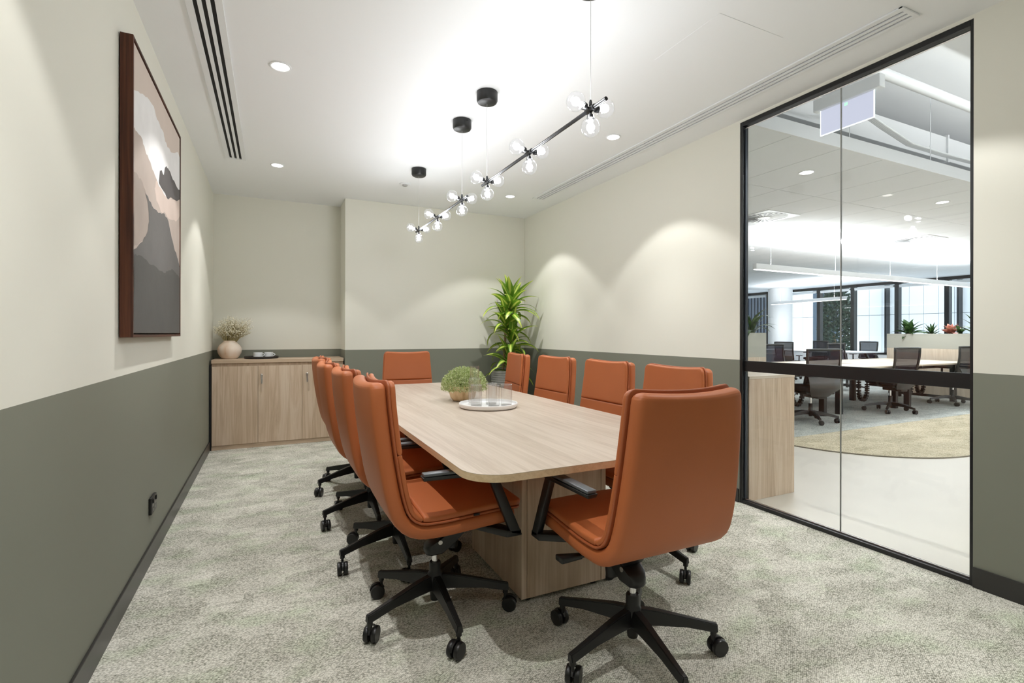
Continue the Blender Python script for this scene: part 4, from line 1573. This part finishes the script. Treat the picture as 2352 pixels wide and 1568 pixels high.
# building across the street
M_PANEL = plain('facade_panel', (0.86, 0.88, 0.90, 1), 0.5, vary=0.03, vscale=0.8)
M_DKGL = plain('dark_facade_glass', lin(58, 78, 96), 0.25, vary=0.2, vscale=1.5)
fc = thing('facing_building', 'pale panelled building across the street seen through the office windows', 'building', (21.0, 10.0, -1.0))
obj('wall', box(B(), 0.06, 0.4, -8, 8.5, 0, 7), plain('facade_joint', lin(150, 160, 172), 0.8), fc, smooth=False)
pm = None
for j in range(4):
    for k in range(32):
        y = -7.9 + 0.45 * k
        if 2.60 < y + 0.22 < 3.95 or y > 5.2:
            continue
        if pm is None:
            o = obj('panel', box(B(), 0, 0.055, 0, 0.437, 0, 1.435), M_PANEL, fc, smooth=False)
            pm = o.data
        else:
            o = mobj('panel', pm, fc)
        o.location = (0, y, 0.05 + 1.45 * j)
for (y0, y1) in ((2.82, 3.38), (3.42, 3.86)):
    obj('dark_window', box(B(), 0.02, 0.058, y0, y1, 0.1, 6), M_DKGL, fc, smooth=False)
for y in (-1.35, 0.85):
    obj('fin', box(B(), -0.25, 0.0, y - 0.03, y + 0.03, 0.0, 6.2), M_BLACK, fc, smooth=False)
sm = None
for k in range(18):
    y = 5.45 + 0.17 * k
    if sm is None:
        o = obj('slat', box(B(), -0.12, 0.05, 0, 0.07, 0.1, 6), plain('dark_slat', lin(52, 62, 76), 0.5), fc, smooth=False)
        sm = o.data
    else:
        o = mobj('slat', sm, fc)
    o.location = (0, y - 0 if sm is o.data and k else 5.45, 0)
tree = thing('tree_reflection', 'added leafy mass standing in for green reflections between the window mullions', 'tree', (19.2, 11.75, -1.0))  # foliage added in place of the green reflection in the facade glazing
rnd = random.Random(5)
obj('trunk', tube(B(), [(0, 0, 0), (0.03, 0, 1.2), (0, 0.05, 2.2)], [0.09, 0.07, 0.05], 8), M_CANE, tree)
cr_ = obj('crown', leaf_cluster(rnd, (0, 0, 2.2), 0.52, 2.4, 3200, 0.13, 0.3), leaf_mat('reflected_leaf', lin(34, 50, 44), lin(52, 72, 58), lin(86, 108, 88), scale=12), tree, smooth=False, recalc=False)
cr_['kind'] = 'stuff'

# ------------------------------------------------------------------ office furniture
M_OAKP = wood('pale_oak_x', lin(190, 174, 154), lin(204, 189, 170), lin(216, 203, 186), 'X', across=12)
M_OAKPZ = wood('pale_oak_z', lin(190, 174, 154), lin(204, 189, 170), lin(216, 203, 186), 'Z', across=9)
M_GREYB = plain('planter_grey', lin(170, 170, 160), 0.5)
M_MESH = None


def mesh_fabric(name, col, alpha):
    m = bpy.data.materials.new(name)
    m.use_nodes = True
    nt = m.node_tree
    nt.nodes.clear()
    out = N(nt, 'ShaderNodeOutputMaterial')
    tr_ = N(nt, 'ShaderNodeBsdfTransparent')
    df = N(nt, 'ShaderNodeBsdfDiffuse')
    df.inputs[0].default_value = col
    mx = N(nt, 'ShaderNodeMixShader')
    mx.inputs[0].default_value = alpha
    nt.links.new(tr_.outputs[0], mx.inputs[1])
    nt.links.new(df.outputs[0], mx.inputs[2])
    nt.links.new(mx.outputs[0], out.inputs[0])
    return m


M_MESH = mesh_fabric('chair_mesh_fabric', lin(40, 40, 48), 0.88)
M_DGREY = plain('dark_grey_plastic', lin(66, 65, 63), 0.5)
M_OFAB = plain('black_seat_fabric', lin(28, 28, 32), 0.9)

# credenza right outside the glass
cr1 = thing('office_credenza', 'pale oak credenza standing just outside the glass partition', 'cabinet', (3.06, 2.474, 0))
obj('end_panel', box(B(), 0, 0.49, 0, 0.022, 0.001, 0.868, 0.001), M_OAKZ[3], cr1, smooth=False)
obj('carcass', box(B(), 0, 0.49, 0.0225, 1.42, 0.03, 0.868, 0.001), M_OAKZ[1], cr1, smooth=False)
obj('worktop', box(B(), 0, 0.492, -0.002, 1.424, 0.8685, 0.888, 0.001), M_OAKP, cr1, smooth=False)


def planter_plant(label, loc, n, length, width, arch, mat, spread=70, seed=0, kind='broad'):
    t = thing('planter_foliage', label, 'plant', loc, 0, 'plants in the office planter boxes')
    me = strap_leaf(length, width, arch, 6, mat=mat)
    r = random.Random(seed)
    obj('stem', tube(B(), [(0, 0, -0.06), (0, 0, 0.05)], 0.008, 6), M_CANE, t)
    for i in range(n):
        az = i * 2.4 + r.uniform(-.3, .3)
        pitch = math.radians(85 - spread * (i / n)) + r.uniform(-.15, .15)
        s = r.uniform(0.75, 1.1)
        mobj('leaf', me, t, (0, 0, r.uniform(0, 0.06)), (r.uniform(-.4, .4), -pitch, az), (s, s, s))
    return t


def planter_unit(lab_a, lab_b, x0, x1, y0, y1):
    c = thing('storage_unit', lab_a, 'cabinet', ((x0 + x1) / 2, (y0 + y1) / 2, 0.0075))
    hx, hy = (x1 - x0) / 2, (y1 - y0) / 2
    obj('carcass', box(B(), -hx, hx, -hy, hy, 0.05, 0.917, 0.002), M_OAKPZ, c, smooth=False)
    obj('plinth', box(B(), -hx + 0.02, hx - 0.02, -hy + 0.02, hy - 0.02, 0.0, 0.0495), M_BLACKM, c, smooth=False)
    p = thing('planter_box', lab_b, 'planter', ((x0 + x1) / 2, (y0 + y1) / 2, 0.925))
    wl = B()
    for a in ((-hx, hx, -hy, -hy + 0.015), (-hx, hx, hy - 0.015, hy), (-hx, -hx + 0.015, -hy + 0.015, hy - 0.015), (hx - 0.015, hx, -hy + 0.015, hy - 0.015)):
        box(wl, a[0], a[1], a[2], a[3], 0.0, 0.283)
    obj('box_walls', wl, M_GREYB, p, smooth=False)
    obj('soil', box(B(), -hx + 0.016, hx - 0.016, -hy + 0.016, hy - 0.016, 0.001, 0.225), bpy.data.materials['soil'], p, smooth=False)


planter_unit('pale oak storage unit under the long grey planter box', 'long grey planter box with leafy plants beyond the desks', 11.3, 11.72, 3.0, 5.88)
planter_unit('pale oak storage unit under the short grey planter box', 'short grey planter box beside the glass jamb', 4.62, 5.26, 4.02, 4.46)
M_DARKLEAF = leaf_mat('dark_green_leaf', lin(28, 52, 24), lin(44, 74, 32), lin(78, 108, 52), scale=25)
M_REDLEAF = leaf_mat('copper_red_leaf', lin(140, 70, 56), lin(172, 100, 82), lin(192, 130, 108), scale=25)
planter_plant('broad dark green leafy plant at the end of the long planter', (11.5, 5.58, 1.16), 26, 0.36, 0.11, 1.0, M_DARKLEAF, 88, 1)
planter_plant('small upright dark green plant in the long planter', (11.5, 5.20, 1.16), 30, 0.24, 0.045, 0.3, M_DARKLEAF, 70, 2)
planter_plant('copper red leaved plant in the long planter', (11.5, 4.90, 1.18), 14, 0.22, 0.11, 0.7, M_REDLEAF, 80, 3)
planter_plant('spiky dark green plant beside the copper red plant', (11.5, 4.76, 1.16), 12, 0.20, 0.06, 0.6, M_DARKLEAF, 84, 4)
planter_plant('long bladed green plant at the partition edge of the planter', (11.5, 4.50, 1.16), 16, 0.50, 0.05, 0.9, M_DARKLEAF, 75, 5)
planter_plant('arching dark plant in the short planter box', (5.16, 4.14, 1.16), 18, 0.42, 0.045, 1.6, M_DARKLEAF, 70, 6)

# desks
DZ = 0.712


def desk(label, x0, x1, y0, y1, leg_y):
    cx, cy = (x0 + x1) / 2, (y0 + y1) / 2
    t = thing('office_desk', label, 'desk', (cx, cy, 0.0075), 0, 'height adjustable bench desks in the office')
    hx, hy = (x1 - x0) / 2, (y1 - y0) / 2
    obj('desk_top', box(B(), -hx, hx, -hy, hy, DZ - 0.025, DZ, 0.002), M_OAKP, t, smooth=False)
    for s in (-1, 1):
        b = B()
        x = s * (hx - 0.17)
        box(b, x - 0.035, x + 0.035, leg_y - cy - 0.04, leg_y - cy + 0.04, 0.0, DZ - 0.06, 0.003)
        box(b, x - 0.03, x + 0.03, -hy + 0.08, hy - 0.08, DZ - 0.06, DZ - 0.0255, 0.002)
        obj('leg', b, M_BLACK, t, smooth=False)
    obj('crossbar', box(B(), -hx + 0.2, hx - 0.2, leg_y - cy - 0.02, leg_y - cy + 0.02, DZ - 0.10, DZ - 0.055), M_BLACK, t, smooth=False)
    obj('cable_slot', box(B(), -0.25, 0.25, (hy - 0.05) * (1 if leg_y < 5.05 else -1) - 0.015, (hy - 0.05) * (1 if leg_y < 5.05 else -1) + 0.015, DZ, DZ + 0.0015), M_DGREY, t, smooth=False)


XSEG = [(5.62, 7.40), (7.44, 9.22), (9.26, 11.05)]
ORD = ('first', 'second', 'third')
for k, (a, b_) in enumerate(XSEG):
    desk('pale office desk in the front bench row, %s from the glass partition' % ORD[k], a, b_, 4.30, 5.036, 4.60)
    desk('pale office desk in the rear bench row, %s from the glass partition' % ORD[k], a, b_, 5.040, 5.78, 5.46)
desk('pale desk standing deeper in the office behind the short planter', 9.9, 11.4, 8.5, 9.2, 8.85)
mt = thing('white_table', 'white topped table with splayed black legs by the office windows', 'table', (14.1, 9.3, 0.0075))
obj('table_top', poly_plate(B(), round_rect(-0.72, 0.72, -1.55, 1.55, 0.06, 4), 0.70, 0.728, 0.003, 2), M_WHITE, mt)
for sx in (-1, 1):
    for sy in (-1, 1):
        b = B()
        prism(b, [(sx * 0.45 - .035, sy * 1.2 - .03, 0.6995), (sx * 0.45 + .035, sy * 1.2 - .03, 0.6995), (sx * 0.45 + .035, sy * 1.2 + .03, 0.6995), (sx * 0.45 - .035, sy * 1.2 + .03, 0.6995)],
              [(sx * 0.62 - .025, sy * 1.42 - .02, 0.0), (sx * 0.62 + .025, sy * 1.42 - .02, 0.0), (sx * 0.62 + .025, sy * 1.42 + .02, 0.0), (sx * 0.62 - .025, sy * 1.42 + .02, 0.0)])
        obj('leg', b, M_BLACK, mt, smooth=False)


# office swivel chair, faces +x
def office_chair(label):
    t = thing('office_chair', label, 'chair', (0, 0, 0), 0, 'black mesh office chairs')
    # back frame: rounded rectangle ring, leaning back
    def bk(u, v):
        z = 0.52 + 0.46 * v
        return Vector((-0.20 - 0.095 * v - 0.03 * math.sin(PI * v) + 0.03 * (2 * u - 1) ** 2, (u - 0.5) * (0.47 - 0.05 * (1 - v)), z))
    loop = [(0.5 + (a) * 0.5, b_) for a, b_ in []]
    ring = []
    for k in range(33):
        q = k / 32 * 4
        if q < 1:
            u, v = q, 0.0
        elif q < 2:
            u, v = 1.0, q - 1
        elif q < 3:
            u, v = 3 - q, 1.0
        else:
            u, v = 0.0, 4 - q
        ring.append(bk(u, v))
    b = B()
    tube(b, ring, 0.017, 8)
    obj('back_frame', b, M_PLAST, t, angle=60)
    b = B()
    n = 8
    vv = [[b.verts.new(bk(i / n, j / n)) for i in range(n + 1)] for j in range(n + 1)]
    for j in range(n):
        for i in range(n):
            b.faces.new((vv[j][i], vv[j][i + 1], vv[j + 1][i + 1], vv[j + 1][i]))
    obj('back_mesh', b, M_MESH, t, angle=180)
    # lumbar shell at the lower back, tapering down to the mechanism
    b = B()
    secs = []
    for f in range(7):
        q = f / 6
        z = 0.62 - 0.26 * q
        hw = (0.215 + 0.02 * math.sin(PI * q)) * (1 - 0.45 * max(0, q - 0.45) / 0.55)
        xb = -0.262 - 0.05 * math.sin(PI * min(1, q * 1.3)) + 0.13 * max(0, q - 0.5)
        secs.append([(xb, -hw, z), (xb - 0.03, -hw * 0.6, z), (xb - 0.03, hw * 0.6, z), (xb, hw, z), (xb + 0.03, hw * 0.9, z), (xb + 0.012, 0, z), (xb + 0.03, -hw * 0.9, z)])
    rings(b, secs)
    obj('lumbar_shell', b, M_DGREY, t, angle=50)
    b = B()
    box(b, -0.245, 0.235, -0.235, 0.235, 0.425, 0.495, 0.03, 4)
    obj('seat_pad', b, M_OFAB, t, angle=60)
    b = B()
    box(b, -0.20, 0.19, -0.20, 0.20, 0.385, 0.424, 0.012, 2)
    box(b, -0.22, 0.08, -0.06, 0.06, 0.33, 0.388, 0.01, 2)
    obj('seat_pan', b, M_PLAST, t, angle=40)
    obj('gas_piston', cyl(B(), (0, 0, 0.235), (0, 0, 0.335), 0.014, 12), M_CHROME, t)
    obj('hub', lathe(B(), [(0, 0.07), (0.02, 0.07), (0.026, 0.09), (0.032, 0.10), (0.032, 0.15), (0.026, 0.16), (0.026, 0.245), (0, 0.245)], 18), M_PLAST, t)
    for s in (-1, 1):
        b = B()
        tube(b, [(-0.02, s * 0.20, 0.40), (-0.02, s * 0.275, 0.42), (-0.03, s * 0.285, 0.62)], 0.016, 8)
        box(b, -0.15, 0.10, s * 0.285 - 0.035, s * 0.285 + 0.035, 0.62, 0.645, 0.008, 2)
        obj('armrest', b, M_PLAST, t, angle=40)
    bm = B()
    def rect(x, w, z0, z1):
        return [(x, -w, z0), (x, w, z0), (x, w * 0.6, z1), (x, -w * 0.6, z1)]
    rings(bm, [rect(0.02, 0.026, 0.10, 0.150), rect(0.12, 0.024, 0.098, 0.142), rect(0.22, 0.020, 0.086, 0.120), rect(0.325, 0.017, 0.068, 0.094)])
    bmesh.ops.recalc_face_normals(bm, faces=bm.faces)
    me = bpy.data.meshes.new('leg')
    bm.to_mesh(me)
    bm.free()
    me.materials.append(M_PLAST)
    for k in range(5):
        lg = mobj('leg', me, t, (0, 0, 0), (0, 0, math.radians(20 + 72 * k)))
        mobj('caster', CASTER, lg, (0.315, 0, 0), (0, 0, 0.7 * k))
    return t


OCH = [('black mesh chair tucked at the front bench row, beside the oak credenza', (6.62, 4.38), 1.2, 0),
       ('black mesh chair tucked at the middle of the front bench row', (8.57, 4.41), 1.36, 30),
       ('black mesh chair at the end of the front bench row, cut off by the jamb', (10.47, 4.43), 1.36, 40),
       ('mesh chair with grey back on the far side of the bench, above the mid rail', (8.95, 6.45), -1.75, 0),
       ('mesh chair on the far side of the bench, next to the long planter', (10.95, 6.45), -1.75, 20),
       ('pale blue-grey mesh chair behind the bench, in front of the white column', (12.45, 8.85), 0.2, 0),
       ('dark chair at the white table in front of the green reflecting window', (14.95, 9.75), PI, 10),
       ('mesh chair at the white table, half hidden by another chair', (14.9, 8.35), PI, 50),
       ('mesh chair peeking out behind the short planter', (10.9, 9.75), -1.9, 50)]
oproto = None
for lab, (x, y), rz, ph in OCH:
    if oproto is None:
        oproto = office_chair(lab)
        oproto.location = (x, y, 0.0075)
        oproto.rotation_euler = (0, 0, rz)
    else:
        c = dup(oproto, (x, y, 0.0075), rz, lab)
        for ch in c.children:
            if ch.name.startswith('leg'):
                ch.rotation_euler.z += math.radians(ph)

# cable spines hanging under the desks
SPN = [((6.95, 4.80), 'black cable spine looping under the desk behind the nearest mesh chair'),
       ((8.05, 5.30), 'black cable spine looping under the bench beside a desk leg'),
       ((8.42, 4.72), 'black cable spine looping under the bench behind the middle mesh chair'),
       ((9.75, 4.75), 'black cable spine looping low under the last front desk'),
       ((10.35, 4.85), 'black cable spine looping beside the storage unit')]
spm = None
for (x, y), lab in SPN:
    if spm is None:
        b = B()
        P_ = [(-0.11, 0, 0.66 - 0.34 * k / 9) for k in range(9)] + [(-0.11 * math.cos(PI * k / 10), 0, 0.30 - 0.15 * math.sin(PI * k / 10)) for k in range(11)] + [(0.11, 0, 0.30 + 0.03 * k) for k in range(1, 5)]
        for k in range(len(P_) - 1):
            p = Vector(P_[k])
            d = (Vector(P_[k + 1]) - p)
            rot = d.to_track_quat('X', 'Z').to_matrix().to_4x4()
            bmesh.ops.create_cube(b, size=1.0, matrix=Matrix.Translation(p) @ rot @ Matrix.Diagonal((max(0.016, d.length * 0.72), 0.050, 0.044, 1)))
        tube(b, P_, 0.012, 6)
        o = obj('cable_spine', b, M_PLAST, None, smooth=False)
        spm = o.data
    else:
        o = mobj('cable_spine', spm)
    o.location = (x, y, 0.0075)
    tag(o, lab, 'cable spine', 'cable spines under the bench desks')
